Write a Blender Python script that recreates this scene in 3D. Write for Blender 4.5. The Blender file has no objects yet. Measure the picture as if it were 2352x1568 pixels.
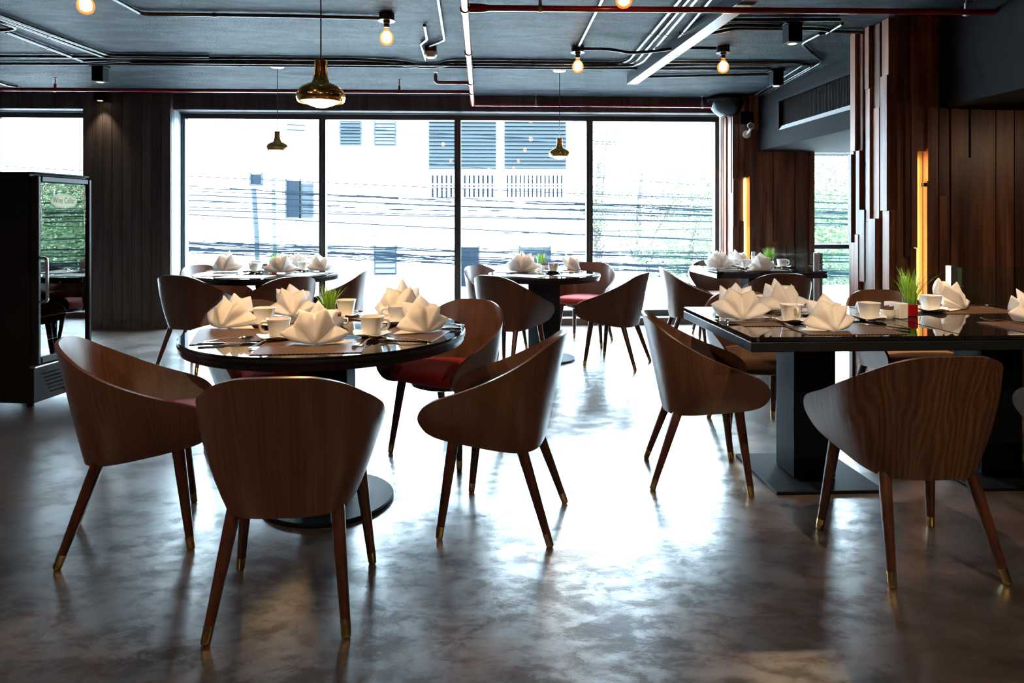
import bpy, math, random
from mathutils import Vector, Matrix, Euler
R = math.radians
scene = bpy.context.scene
COL = scene.collection

# ------------------------------------------------------------------ camera
cam = bpy.data.cameras.new('camera')
cam.sensor_fit = 'HORIZONTAL'; cam.sensor_width = 36.0; cam.lens = 24.0
cam.shift_y = -287.0/2352.0
cam.clip_start = 0.05; cam.clip_end = 300
camo = bpy.data.objects.new('camera', cam); COL.objects.link(camo)
camo.location = (0, 0, 1.254)
camo.rotation_euler = (R(90), 0, -math.atan(0.045))
scene.camera = camo

# ------------------------------------------------------------------ world, exposure
scene.view_settings.view_transform = 'Standard'
scene.view_settings.look = 'None'
scene.view_settings.exposure = 0.22
scene.view_settings.gamma = 1.0
scene.view_settings.use_curve_mapping = False
world = bpy.data.worlds.new('sky'); scene.world = world; world.use_nodes = True
bg = world.node_tree.nodes['Background']
bg.inputs[0].default_value = (0.66, 0.86, 1.0, 1); bg.inputs[1].default_value = 40.0
scene.cycles.max_bounces = 10; scene.cycles.diffuse_bounces = 5; scene.cycles.glossy_bounces = 5
scene.cycles.transparent_max_bounces = 16; scene.cycles.transmission_bounces = 6
scene.cycles.use_denoising = True
scene.cycles.caustics_reflective = False; scene.cycles.caustics_refractive = False
scene.cycles.sample_clamp_indirect = 40.0

WARM = (1.0, 0.60, 0.27); WARM2 = (1.0, 0.71, 0.44)
def spot(name, loc, power, size=70, blend=0.6, color=WARM2, target=None, rad=0.03):
    l = bpy.data.lights.new(name, 'SPOT'); l.energy = power; l.color = color
    l.spot_size = R(size); l.spot_blend = blend; l.shadow_soft_size = rad
    o = bpy.data.objects.new(name, l); COL.objects.link(o); o.location = loc
    if target is not None:
        d = Vector(target) - Vector(loc); o.rotation_euler = d.to_track_quat('-Z', 'Y').to_euler()
    return o

CE = 2.63          # ceiling height
# ------------------------------------------------------------------ mesh helpers
class MB:
    def __init__(s): s.v = []; s.f = []
    def add(s, vs, fs):
        n = len(s.v); s.v += [tuple(p) for p in vs]; s.f += [tuple(i+n for i in f) for f in fs]; return s
    def box(s, lo, hi):
        (a,b,c),(d,e,g) = lo, hi
        return s.add([(a,b,c),(d,b,c),(d,e,c),(a,e,c),(a,b,g),(d,b,g),(d,e,g),(a,e,g)],
              [(0,3,2,1),(4,5,6,7),(0,1,5,4),(1,2,6,5),(2,3,7,6),(3,0,4,7)])
    def cbox(s, c, sz, M=None):
        h = [x/2 for x in sz]; t = MB().box((-h[0],-h[1],-h[2]), (h[0],h[1],h[2]))
        if M is None: M = Matrix()
        return s.add([Vector(c) + (M @ Vector(p)) for p in t.v], t.f)
    def bbox(s, lo, hi, b):
        # box with bevelled edges (vertical + top/bottom) via stacked octagon rings
        (x0,y0,z0),(x1,y1,z1) = lo, hi
        def ring(i, z):
            return [(x0+i+b,y0+i,z),(x1-i-b,y0+i,z),(x1-i,y0+i+b,z),(x1-i,y1-i-b,z),(x1-i-b,y1-i,z),(x0+i+b,y1-i,z),(x0+i,y1-i-b,z),(x0+i,y0+i+b,z)]
        rs = [ring(b,z0), ring(0,z0+b), ring(0,z1-b), ring(b,z1)]
        vs = sum(rs, []); fs = []
        for k in range(3):
            for i in range(8): j=(i+1)%8; fs.append((k*8+i,k*8+j,(k+1)*8+j,(k+1)*8+i))
        fs.append(tuple(range(7,-1,-1))); fs.append(tuple(range(24,32)))
        return s.add(vs, fs)
    def lathe(s, prof, n=24, c=(0,0,0), p=2.0, cap0=False, cap1=False, rot=0.0):
        vs=[]; fs=[]
        for r,z in prof:
            for i in range(n):
                a = 2*math.pi*i/n + rot; ca, sa = math.cos(a), math.sin(a)
                k = (abs(ca)**p+abs(sa)**p)**(-1/p)
                vs.append((c[0]+r*k*ca, c[1]+r*k*sa, c[2]+z))
        m=len(prof)
        for k in range(m-1):
            for i in range(n): j=(i+1)%n; fs.append((k*n+i,k*n+j,(k+1)*n+j,(k+1)*n+i))
        if cap0: fs.append(tuple(range(n-1,-1,-1)))
        if cap1: fs.append(tuple(range((m-1)*n, m*n)))
        return s.add(vs, fs)
    def tube(s, pts, r, n=8, caps=True):
        P=[Vector(p) for p in pts]; rs = r if isinstance(r,(list,tuple)) else [r]*len(P)
        vs=[]; fs=[]; prev=None
        for i,p in enumerate(P):
            t = (P[min(i+1,len(P)-1)]-P[max(i-1,0)]).normalized()
            if prev is None:
                a = Vector((0,0,1)) if abs(t.z)<0.9 else Vector((1,0,0)); u=t.cross(a).normalized()
            else:
                u=(prev - t*prev.dot(t)).normalized()
            prev=u; w=t.cross(u)
            for k in range(n):
                a=2*math.pi*k/n; vs.append(p+u*(rs[i]*math.cos(a))+w*(rs[i]*math.sin(a)))
        for i in range(len(P)-1):
            for k in range(n): j=(k+1)%n; fs.append((i*n+k,(i*n)+j,(i+1)*n+j,(i+1)*n+k))
        if caps: fs.append(tuple(range(n-1,-1,-1))); fs.append(tuple(range((len(P)-1)*n,len(P)*n)))
        return s.add(vs, fs)
    def xform(s, M):
        s.v=[tuple(M @ Vector(p)) for p in s.v]; return s
    def mesh(s, name, smooth=None):
        me=bpy.data.meshes.new(name); me.from_pydata(s.v, [], s.f); me.update()
        if smooth is not None:
            me.polygons.foreach_set('use_smooth', [True]*len(me.polygons))
            if smooth < 180: me.set_sharp_from_angle(angle=R(smooth))
        return me
    def build(s, name, mat, parent=None, smooth=None, loc=(0,0,0), rot=(0,0,0)):
        return mobj(name, s.mesh(name, smooth), mat, parent, loc, rot)
def mobj(name, me, mat, parent=None, loc=(0,0,0), rot=(0,0,0)):
    if mat is not None and len(me.materials)==0: me.materials.append(mat)
    o=bpy.data.objects.new(name, me); COL.objects.link(o); o.parent=parent
    o.location=loc; o.rotation_euler=rot; return o
def fillet(pts, r=0.05, k=4):
    P=[Vector(p) for p in pts]; out=[P[0]]
    for i in range(1,len(P)-1):
        a=(P[i-1]-P[i]); b=(P[i+1]-P[i]); d=min(r, a.length*0.45, b.length*0.45)
        A=P[i]+a.normalized()*d; B=P[i]+b.normalized()*d
        for j in range(k+1):
            t=j/k; out.append(A*(1-t)**2 + P[i]*2*t*(1-t) + B*t*t)
    out.append(P[-1]); return out
def thing(name, label, cat, loc=(0,0,0), rz=0.0, group=None):
    o=bpy.data.objects.new(name, None); COL.objects.link(o); o.location=loc; o.rotation_euler=(0,0,rz)
    o.empty_display_size=0.05
    return tag(o, label, cat, group)
def tag(o, label, cat, group=None):
    o['label']=label; o['category']=cat
    if group: o['group']=group
    return o
def struct(o):
    o['kind']='structure'; return o
def sroot(name):
    o=bpy.data.objects.new(name, None); COL.objects.link(o); o['kind']='structure'; return o
def stuff(o):
    o['kind']='stuff'; return o
def kids(o): return [c for c in bpy.data.objects if c.parent==o]
def dup(root, loc, rz, label, group=None, mats=None):
    # copy of a thing with its parts and sub-parts
    r=root.copy(); COL.objects.link(r); r.location=loc; r.rotation_euler=(0,0,rz); r['label']=label
    if group: r['group']=group
    for ch in CH[root.name]:
        c=ch.copy(); COL.objects.link(c); c.parent=r
        for g in CH.get(ch.name, []):
            d=g.copy(); COL.objects.link(d); d.parent=c
    return r
CH={}
def reg(root):
    # remember children of a prototype
    allk=[o for o in COL.objects]
    CH[root.name]=[o for o in allk if o.parent==root]
    for c in CH[root.name]: CH[c.name]=[o for o in allk if o.parent==c]
    return root

# ------------------------------------------------------------------ materials
def newmat(name):
    m=bpy.data.materials.new(name); m.use_nodes=True; nt=m.node_tree
    return m, nt, nt.nodes['Principled BSDF']
def N(nt, typ, **kw):
    n=nt.nodes.new(typ)
    for k,v in kw.items():
        if k in n.inputs: n.inputs[k].default_value=v
        else: setattr(n,k,v)
    return n
def L(nt,a,b): nt.links.new(a,b)
def flat(name, col, rough=0.5, metal=0.0, spec=0.5, coat=0.0, var=0.12, scale=30.0, bump=0.0, bscale=80.0, emit=None, estr=0.0, sheen=0.0):
    m,nt,b=newmat(name)
    tc=N(nt,'ShaderNodeTexCoord'); no=N(nt,'ShaderNodeTexNoise',Scale=scale,Detail=4.0)
    L(nt,tc.outputs['Object'],no.inputs['Vector'])
    mx=N(nt,'ShaderNodeMix',data_type='RGBA')
    mx.inputs['A'].default_value=(*[max(0,c*(1-var)) for c in col],1); mx.inputs['B'].default_value=(*[min(1,c*(1+var)) for c in col],1)
    L(nt,no.outputs['Fac'],mx.inputs['Factor']); L(nt,mx.outputs['Result'],b.inputs['Base Color'])
    b.inputs['Roughness'].default_value=rough; b.inputs['Metallic'].default_value=metal
    b.inputs['Specular IOR Level'].default_value=spec; b.inputs['Coat Weight'].default_value=coat; b.inputs['Coat Roughness'].default_value=0.05
    if sheen: b.inputs['Sheen Weight'].default_value=sheen; b.inputs['Sheen Roughness'].default_value=0.4
    if bump:
        n2=N(nt,'ShaderNodeTexNoise',Scale=bscale,Detail=3.0); L(nt,tc.outputs['Object'],n2.inputs['Vector'])
        bp=N(nt,'ShaderNodeBump',Strength=bump,Distance=0.01); L(nt,n2.outputs['Fac'],bp.inputs['Height']); L(nt,bp.outputs['Normal'],b.inputs['Normal'])
    if emit:
        b.inputs['Emission Color'].default_value=(*emit,1); b.inputs['Emission Strength'].default_value=estr
    return m
def wood(name, dark, light, zs=0.7, xs=16.0, rough=0.42, swirl=2.0, coat=0.0, hue=0.25, bump=0.05, axis=2, fig=0.12):
    m,nt,b=newmat(name)
    tc=N(nt,'ShaderNodeTexCoord'); oi=N(nt,'ShaderNodeObjectInfo')
    mul=N(nt,'ShaderNodeVectorMath',operation='SCALE'); mul.inputs[0].default_value=(7.3,11.1,5.7); L(nt,oi.outputs['Random'],mul.inputs['Scale'])
    ad=N(nt,'ShaderNodeVectorMath',operation='ADD'); L(nt,tc.outputs['Object'],ad.inputs[0]); L(nt,mul.outputs[0],ad.inputs[1])
    mp=N(nt,'ShaderNodeMapping'); sc=[xs,xs,xs]; sc[axis]=zs; mp.inputs['Scale'].default_value=sc
    L(nt,ad.outputs[0],mp.inputs['Vector'])
    n1=N(nt,'ShaderNodeTexNoise',Scale=1.0,Detail=6.0,Roughness=0.65,Distortion=0.6); L(nt,mp.outputs[0],n1.inputs['Vector'])
    mp2=N(nt,'ShaderNodeMapping'); s2=[swirl*3,swirl*3,swirl*3]; s2[axis]=swirl*0.35; mp2.inputs['Scale'].default_value=s2
    L(nt,ad.outputs[0],mp2.inputs['Vector'])
    n2=N(nt,'ShaderNodeTexNoise',Scale=1.0,Detail=2.0,Distortion=0.8); L(nt,mp2.outputs[0],n2.inputs['Vector'])
    mth=N(nt,'ShaderNodeMath',operation='MULTIPLY'); mth.inputs[1].default_value=22.0; L(nt,n2.outputs['Fac'],mth.inputs[0])
    sn=N(nt,'ShaderNodeMath',operation='SINE'); L(nt,mth.outputs[0],sn.inputs[0])
    mr=N(nt,'ShaderNodeMapRange'); mr.inputs['From Min'].default_value=-1; mr.inputs['To Min'].default_value=-fig; mr.inputs['To Max'].default_value=fig
    L(nt,sn.outputs[0],mr.inputs['Value'])
    sm=N(nt,'ShaderNodeMath',operation='ADD'); L(nt,n1.outputs['Fac'],sm.inputs[0]); L(nt,mr.outputs[0],sm.inputs[1])
    cr=N(nt,'ShaderNodeValToRGB'); cr.color_ramp.elements[0].position=0.28; cr.color_ramp.elements[0].color=(*dark,1)
    cr.color_ramp.elements[1].position=0.72; cr.color_ramp.elements[1].color=(*light,1)
    L(nt,sm.outputs[0],cr.inputs['Fac'])
    hs=N(nt,'ShaderNodeHueSaturation'); 
    v=N(nt,'ShaderNodeMapRange'); v.inputs['To Min'].default_value=1-hue; v.inputs['To Max'].default_value=1+hue; L(nt,oi.outputs['Random'],v.inputs['Value'])
    L(nt,v.outputs[0],hs.inputs['Value']); L(nt,cr.outputs[0],hs.inputs['Color']); L(nt,hs.outputs[0],b.inputs['Base Color'])
    b.inputs['Roughness'].default_value=rough; b.inputs['Coat Weight'].default_value=coat; b.inputs['Coat Roughness'].default_value=0.25
    bp=N(nt,'ShaderNodeBump',Strength=bump,Distance=0.004); L(nt,n1.outputs['Fac'],bp.inputs['Height']); L(nt,bp.outputs['Normal'],b.inputs['Normal'])
    return m
def veneer(name, dark, mid, light, freq=150.0, dist=5.0, rough=0.34, low=0.5, amp=0.17):
    # vertical veneer figure following the curve of a shell: horizontal coordinate = arc angle, grain along z
    m,nt,b=newmat(name)
    tc=N(nt,'ShaderNodeTexCoord'); oi=N(nt,'ShaderNodeObjectInfo'); sp=N(nt,'ShaderNodeSeparateXYZ'); L(nt,tc.outputs['Object'],sp.inputs[0])
    yy=N(nt,'ShaderNodeMath',operation='SUBTRACT'); yy.inputs[0].default_value=0.22; L(nt,sp.outputs['Y'],yy.inputs[1])
    at=N(nt,'ShaderNodeMath',operation='ARCTAN2'); L(nt,sp.outputs['X'],at.inputs[0]); L(nt,yy.outputs[0],at.inputs[1])
    u=N(nt,'ShaderNodeMath',operation='MULTIPLY'); u.inputs[1].default_value=0.34; L(nt,at.outputs[0],u.inputs[0])
    rz=N(nt,'ShaderNodeMath',operation='MULTIPLY'); rz.inputs[1].default_value=31.0; L(nt,oi.outputs['Random'],rz.inputs[0])
    cb=N(nt,'ShaderNodeCombineXYZ'); L(nt,u.outputs[0],cb.inputs[0]); L(nt,sp.outputs['Z'],cb.inputs[2]); L(nt,rz.outputs[0],cb.inputs[1])
    def nz(sx,sz,det,ds=0.0):
        mp=N(nt,'ShaderNodeMapping'); mp.inputs['Scale'].default_value=(sx,1,sz); L(nt,cb.outputs[0],mp.inputs[0])
        n=N(nt,'ShaderNodeTexNoise',Scale=1.0,Detail=det,Distortion=ds); L(nt,mp.outputs[0],n.inputs['Vector']); return n
    nw=nz(9,2.4,2.0,0.3); nf=nz(260,5,4.0); nl=nz(14,0.8,2.0)
    ph=N(nt,'ShaderNodeMath',operation='MULTIPLY'); ph.inputs[1].default_value=freq; L(nt,u.outputs[0],ph.inputs[0])
    wv=N(nt,'ShaderNodeMath',operation='MULTIPLY_ADD'); wv.inputs[1].default_value=dist*6.0; L(nt,nw.outputs[0],wv.inputs[0]); L(nt,ph.outputs[0],wv.inputs[2])
    sn=N(nt,'ShaderNodeMath',operation='SINE'); L(nt,wv.outputs[0],sn.inputs[0])
    a=N(nt,'ShaderNodeMath',operation='MULTIPLY_ADD'); a.inputs[1].default_value=amp; L(nt,sn.outputs[0],a.inputs[0]); 
    f2=N(nt,'ShaderNodeMath',operation='MULTIPLY_ADD'); f2.inputs[1].default_value=0.55; L(nt,nf.outputs[0],f2.inputs[0])
    l2=N(nt,'ShaderNodeMath',operation='MULTIPLY'); l2.inputs[1].default_value=low; L(nt,nl.outputs[0],l2.inputs[0]); L(nt,l2.outputs[0],f2.inputs[2]); L(nt,f2.outputs[0],a.inputs[2])
    cr=N(nt,'ShaderNodeValToRGB'); e=cr.color_ramp.elements; e[0].position=0.30; e[0].color=(*dark,1); e[1].position=0.78; e[1].color=(*light,1); x=e.new(0.52); x.color=(*mid,1)
    L(nt,a.outputs[0],cr.inputs[0]); L(nt,cr.outputs[0],b.inputs['Base Color']); b.inputs['Roughness'].default_value=rough
    return m
def thinglass(name, tint=(1,1,1), refl=1.0, base=0.0, rough=0.0, ior=1.5):
    m=bpy.data.materials.new(name); m.use_nodes=True; nt=m.node_tree; nt.nodes.clear()
    out=N(nt,'ShaderNodeOutputMaterial'); mix=N(nt,'ShaderNodeMixShader'); tr=N(nt,'ShaderNodeBsdfTransparent'); gl=N(nt,'ShaderNodeBsdfGlossy')
    tr.inputs[0].default_value=(*tint,1); gl.inputs['Roughness'].default_value=rough
    fr=N(nt,'ShaderNodeFresnel',IOR=ior); mu=N(nt,'ShaderNodeMath',operation='MULTIPLY_ADD'); mu.inputs[1].default_value=refl; mu.inputs[2].default_value=base
    L(nt,fr.outputs[0],mu.inputs[0])
    ge=N(nt,'ShaderNodeNewGeometry'); fb=N(nt,'ShaderNodeMath',operation='SUBTRACT'); fb.inputs[0].default_value=1.0; L(nt,ge.outputs['Backfacing'],fb.inputs[1])
    m2=N(nt,'ShaderNodeMath',operation='MULTIPLY'); L(nt,mu.outputs[0],m2.inputs[0]); L(nt,fb.outputs[0],m2.inputs[1]); L(nt,m2.outputs[0],mix.inputs[0]); L(nt,tr.outputs[0],mix.inputs[1]); L(nt,gl.outputs[0],mix.inputs[2]); L(nt,mix.outputs[0],out.inputs[0])
    return m
def emission(name, col, s):
    m=bpy.data.materials.new(name); m.use_nodes=True; nt=m.node_tree; nt.nodes.clear()
    out=N(nt,'ShaderNodeOutputMaterial'); e=N(nt,'ShaderNodeEmission'); e.inputs[0].default_value=(*col,1); e.inputs[1].default_value=s
    L(nt,e.outputs[0],out.inputs[0]); return m

def concrete_floor():
    m,nt,b=newmat('polished_concrete')
    tc=N(nt,'ShaderNodeTexCoord')
    def noise(sc,det,dist=0.0,rgh=0.6,stretch=None):
        n=N(nt,'ShaderNodeTexNoise',Scale=sc,Detail=det,Distortion=dist,Roughness=rgh)
        if stretch:
            mp=N(nt,'ShaderNodeMapping'); mp.inputs['Scale'].default_value=stretch; mp.inputs['Rotation'].default_value=(0,0,0.5); L(nt,tc.outputs['Object'],mp.inputs[0]); L(nt,mp.outputs[0],n.inputs['Vector'])
        else: L(nt,tc.outputs['Object'],n.inputs['Vector'])
        return n
    n1=noise(1.0,5,0.4,0.55); n2=noise(3.0,7,0.5,0.60,(1.0,1.6,1)); n5=noise(10.0,9,0.35,0.68,(1.0,1.5,1)); n3=noise(140,4,0.1,0.7); n4=noise(16,4,0.3,0.5,(1.0,1.6,1))
    cr=N(nt,'ShaderNodeValToRGB'); e=cr.color_ramp.elements
    e[0].position=0.36; e[0].color=(0.026,0.021,0.019,1); e[1].position=0.66; e[1].color=(0.160,0.130,0.112,1)
    x=e.new(0.52); x.color=(0.075,0.059,0.050,1)
    mx=N(nt,'ShaderNodeMath',operation='MULTIPLY_ADD'); mx.inputs[1].default_value=0.55; mx2=N(nt,'ShaderNodeMath',operation='MULTIPLY'); mx2.inputs[1].default_value=0.45
    L(nt,n2.outputs[0],mx.inputs[0]); L(nt,n1.outputs[0],mx2.inputs[0]); L(nt,mx2.outputs[0],mx.inputs[2]); L(nt,mx.outputs[0],cr.inputs[0]); L(nt,cr.outputs[0],b.inputs['Base Color'])
    rr=N(nt,'ShaderNodeValToRGB'); rr.color_ramp.elements[0].position=0.35; rr.color_ramp.elements[0].color=(0.285,)*3+(1,); rr.color_ramp.elements[1].position=0.66; rr.color_ramp.elements[1].color=(0.38,)*3+(1,)
    L(nt,n2.outputs[0],rr.inputs[0]); L(nt,rr.outputs[0],b.inputs['Roughness'])
    b.inputs['Specular IOR Level'].default_value=1.0; b.inputs['Coat Weight'].default_value=0.85; b.inputs['Coat IOR'].default_value=1.7
    cro=N(nt,'ShaderNodeMapRange'); cro.inputs['From Min'].default_value=0.36; cro.inputs['From Max'].default_value=0.64; cro.inputs['To Min'].default_value=0.08; cro.inputs['To Max'].default_value=0.26; L(nt,n5.outputs[0],cro.inputs[0]); cwm=N(nt,'ShaderNodeMapRange'); cwm.interpolation_type='SMOOTHSTEP'; cwm.inputs['From Min'].default_value=0.43; cwm.inputs['From Max'].default_value=0.57; cwm.inputs['To Min'].default_value=0.26; cwm.inputs['To Max'].default_value=1.0; avn=N(nt,'ShaderNodeMix'); avn.inputs['Factor'].default_value=0.6; L(nt,n2.outputs[0],avn.inputs['A']); L(nt,n5.outputs[0],avn.inputs['B']); L(nt,avn.outputs['Result'],cwm.inputs[0]); L(nt,cwm.outputs[0],b.inputs['Specular IOR Level']); L(nt,cwm.outputs[0],b.inputs['Coat Weight']); L(nt,cro.outputs[0],b.inputs['Coat Roughness'])
    hb=N(nt,'ShaderNodeMath',operation='MULTIPLY_ADD'); hb.inputs[1].default_value=0.22; hb2=N(nt,'ShaderNodeMath',operation='MULTIPLY'); hb2.inputs[1].default_value=0.22; L(nt,n4.outputs[0],hb2.inputs[0]); L(nt,n3.outputs[0],hb.inputs[0]); L(nt,hb2.outputs[0],hb.inputs[2])
    bp=N(nt,'ShaderNodeBump',Strength=0.18,Distance=0.010); L(nt,hb.outputs[0],bp.inputs['Height']); L(nt,bp.outputs[0],b.inputs['Normal']); L(nt,bp.outputs[0],b.inputs['Coat Normal'])
    return m
def spray_ceiling():
    m,nt,b=newmat('dark_sprayed_ceiling')
    tc=N(nt,'ShaderNodeTexCoord')
    n1=N(nt,'ShaderNodeTexNoise',Scale=75.0,Detail=4.0,Roughness=0.65); L(nt,tc.outputs['Object'],n1.inputs['Vector'])
    mp=N(nt,'ShaderNodeMapping'); mp.inputs['Scale'].default_value=(1.2,3.4,1); L(nt,tc.outputs['Object'],mp.inputs[0])
    n2=N(nt,'ShaderNodeTexNoise',Scale=2.2,Detail=7.0,Distortion=0.8); L(nt,mp.outputs[0],n2.inputs['Vector'])
    cr=N(nt,'ShaderNodeValToRGB'); cr.color_ramp.elements[0].position=0.38; cr.color_ramp.elements[0].color=(0.011,0.018,0.024,1); cr.color_ramp.elements[1].position=0.66; cr.color_ramp.elements[1].color=(0.046,0.066,0.082,1)
    L(nt,n2.outputs[0],cr.inputs[0]); L(nt,cr.outputs[0],b.inputs['Base Color']); b.inputs['Roughness'].default_value=0.55; b.inputs['Specular IOR Level'].default_value=0.12
    bp=N(nt,'ShaderNodeBump',Strength=1.0,Distance=0.03); L(nt,n1.outputs[0],bp.inputs['Height']); L(nt,bp.outputs[0],b.inputs['Normal'])
    return m
def woven(name):
    m,nt,b=newmat(name)
    tc=N(nt,'ShaderNodeTexCoord'); 
    ck=N(nt,'ShaderNodeTexChecker',Scale=125.0); L(nt,tc.outputs['Object'],ck.inputs['Vector'])
    ck.inputs['Color1'].default_value=(0.17,0.085,0.045,1); ck.inputs['Color2'].default_value=(0.018,0.009,0.006,1)
    L(nt,ck.outputs[0],b.inputs['Base Color']); b.inputs['Roughness'].default_value=0.5; b.inputs['Specular IOR Level'].default_value=0.3
    bp=N(nt,'ShaderNodeBump',Strength=0.5,Distance=0.002); L(nt,ck.outputs['Fac'],bp.inputs['Height']); L(nt,bp.outputs[0],b.inputs['Normal'])
    return m

M_FLOOR=concrete_floor(); M_CEIL=spray_ceiling()
M_SHELL=veneer('walnut_veneer',(0.064,0.028,0.019),(0.103,0.047,0.029),(0.150,0.070,0.042),freq=420,dist=1.5,amp=0.035)
M_SHELL2=veneer('figured_walnut_veneer',(0.050,0.022,0.014),(0.100,0.046,0.027),(0.19,0.088,0.044),freq=300,dist=7.0,low=0.42,amp=0.10)
M_LEG=wood('dark_walnut',(0.035,0.012,0.008),(0.10,0.035,0.020),rough=0.3,xs=40,hue=0.1)
M_PLANK=wood('reclaimed_hardwood',(0.085,0.030,0.018),(0.32,0.135,0.075),zs=1.0,xs=22,rough=0.42,swirl=1.2,hue=0.42,bump=0.12)
M_PANEL=wood('charcoal_board',(0.042,0.037,0.039),(0.092,0.078,0.079),zs=0.6,xs=30,rough=0.5,swirl=1.0,hue=0.12)
M_DARKWALL=flat('dark_grey_plaster',(0.0115,0.012,0.0135),0.8,bump=0.05,spec=0.12)
M_FRAME=flat('dark_aluminium',(0.045,0.055,0.065),0.32,metal=0.3)
M_FRAME2=flat('grey_aluminium',(0.085,0.098,0.105),0.35,metal=0.2)
M_JAMB=flat('pale_reveal_board',(0.16,0.19,0.21),0.45)
M_KERB=flat('concrete_kerb',(0.16,0.13,0.11),0.7,bump=0.1)
M_BLKGLASS=flat('black_table_glass',(0.006,0.006,0.007),0.03,spec=0.6,var=0.05)
M_BLACK=flat('black_satin_lacquer',(0.008,0.009,0.011),0.35,spec=0.3)
M_STEELBLK=flat('black_steel',(0.0045,0.0065,0.0085),0.55,spec=0.12)
M_RED=flat('red_upholstery',(0.42,0.020,0.030),0.75,sheen=0.15,bump=0.15,bscale=400)
M_TAN=flat('tan_upholstery',(0.40,0.22,0.14),0.7,sheen=0.1,bump=0.1,bscale=300)
M_BRASS=flat('brass_ferrule',(0.62,0.42,0.17),0.22,metal=1.0)
M_GOLD=flat('copper_gold_lamp',(0.90,0.55,0.19),0.16,metal=1.0,var=0.03)
M_CHROME=flat('polished_steel',(0.72,0.70,0.67),0.10,metal=1.0,var=0.03)
M_STEEL=flat('brushed_steel',(0.48,0.47,0.46),0.32,metal=0.9,var=0.05)
def linen():
    m=flat('white_linen',(0.88,0.84,0.80),0.85,bump=0.05,bscale=600,var=0.03); nt=m.node_tree; b=nt.nodes['Principled BSDF']; out=nt.nodes['Material Output']
    tl=N(nt,'ShaderNodeBsdfTranslucent'); tl.inputs[0].default_value=(0.86,0.83,0.80,1); mx=N(nt,'ShaderNodeMixShader'); mx.inputs[0].default_value=0.30
    L(nt,b.outputs[0],mx.inputs[1]); L(nt,tl.outputs[0],mx.inputs[2]); L(nt,mx.outputs[0],out.inputs[0]); return m
M_NAP=linen()
M_CHINA=flat('white_china',(0.82,0.80,0.76),0.15,var=0.02,spec=0.5)
M_MAT=woven('woven_placemat')
M_GRASS=flat('wheatgrass',(0.30,0.52,0.045),0.45,var=0.4,scale=60)
M_POT=flat('red_glazed_pot',(0.30,0.005,0.010),0.08,spec=0.6)
M_PIPE=flat('red_pipe_paint',(0.28,0.008,0.016),0.2,coat=0.5)
M_COND=flat('black_conduit',(0.030,0.033,0.038),0.24,spec=0.6)
M_GLASS=thinglass('window_glass',(0.97,0.99,1.0),1.0)
M_RAILGLASS=thinglass('rail_glass',(0.86,0.95,0.92),1.5,0.02)
def amberglass():
    m=thinglass('amber_bulb_glass',(1.0,0.80,0.50),1.0,0.0); nt=m.node_tree; out=[n for n in nt.nodes if n.type=='OUTPUT_MATERIAL'][0]; src=out.inputs[0].links[0].from_socket
    tl=N(nt,'ShaderNodeBsdfTranslucent'); tl.inputs[0].default_value=(1.0,0.55,0.20,1); mx=N(nt,'ShaderNodeMixShader'); mx.inputs[0].default_value=0.07
    L(nt,src,mx.inputs[1]); L(nt,tl.outputs[0],mx.inputs[2]); L(nt,mx.outputs[0],out.inputs[0]); return m
M_BULBGLASS=amberglass()
M_GLOW=emission('filament_glow',(1.0,0.52,0.17),26.0)
M_LED=emission('warm_led',(1.0,0.70,0.26),42.0)
M_LENS=emission('downlight_lens',(1.0,0.72,0.42),6.0)
M_WHITEPL=flat('white_plastic',(0.72,0.70,0.68),0.4)
M_SACHET=flat('brown_sachet',(0.16,0.07,0.03),0.4,var=0.3); M_SACHETB=flat('blue_sachet',(0.03,0.06,0.30),0.4)
M_WALLIN=flat('interior_wall',(0.13,0.10,0.085),0.7)

# ================================================================== room shell
def sbox(name, lo, hi, mat, parent=None):
    o=MB().box(lo,hi).build(name, mat, parent)
    if parent is None: o['kind']='structure'
    return o
XL, XR, YB, YF = -6.4, 5.7, -3.6, 7.84
sbox('floor', (XL,YB,-0.12),(XR,8.25,0.0), M_FLOOR)
sbox('ceiling', (XL,YB,CE),(XR,8.25,CE+0.15), M_CEIL)
sbox('wall_left', (XL-0.15,YB,0),(XL,8.25,CE), M_WALLIN)
sbox('wall_front', (XL,YB-0.15,0),(XR,YB,CE), M_WALLIN)
sbox('wall_right', (XR,YB,0),(XR+0.15,8.25,CE), M_WALLIN)

rng=random.Random(7)
def plank_face(parent, o, u, n, edges, z0, z1, dep=(0.01,0.06), seg=(0.5,1.6), mat=M_PLANK, rg=rng, single=0.25, name='plank', gap=0.002, skip=None):
    o=Vector(o); u=Vector(u); n=Vector(n)
    for k in range(len(edges)-1):
        if skip and skip(k): continue
        a,b=edges[k],edges[k+1]; z=z0
        while z<z1-0.01:
            e = z1 if rg.random()<single else min(z1, z+rg.uniform(*seg))
            if z1-e<0.25: e=z1
            d=rg.uniform(*dep); vs=[]
            for zz in (z+0.001,e-0.001):
                for uu,nn in ((a+gap,0),(b-gap,0),(b-gap,d),(a+gap,d)):
                    p=o+u*uu+n*nn; vs.append((p.x,p.y,zz))
            MB().add(vs,[(0,3,2,1),(4,5,6,7),(0,1,5,4),(1,2,6,5),(2,3,7,6),(3,0,4,7)]).build(name, mat, parent)
            z=e

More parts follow.
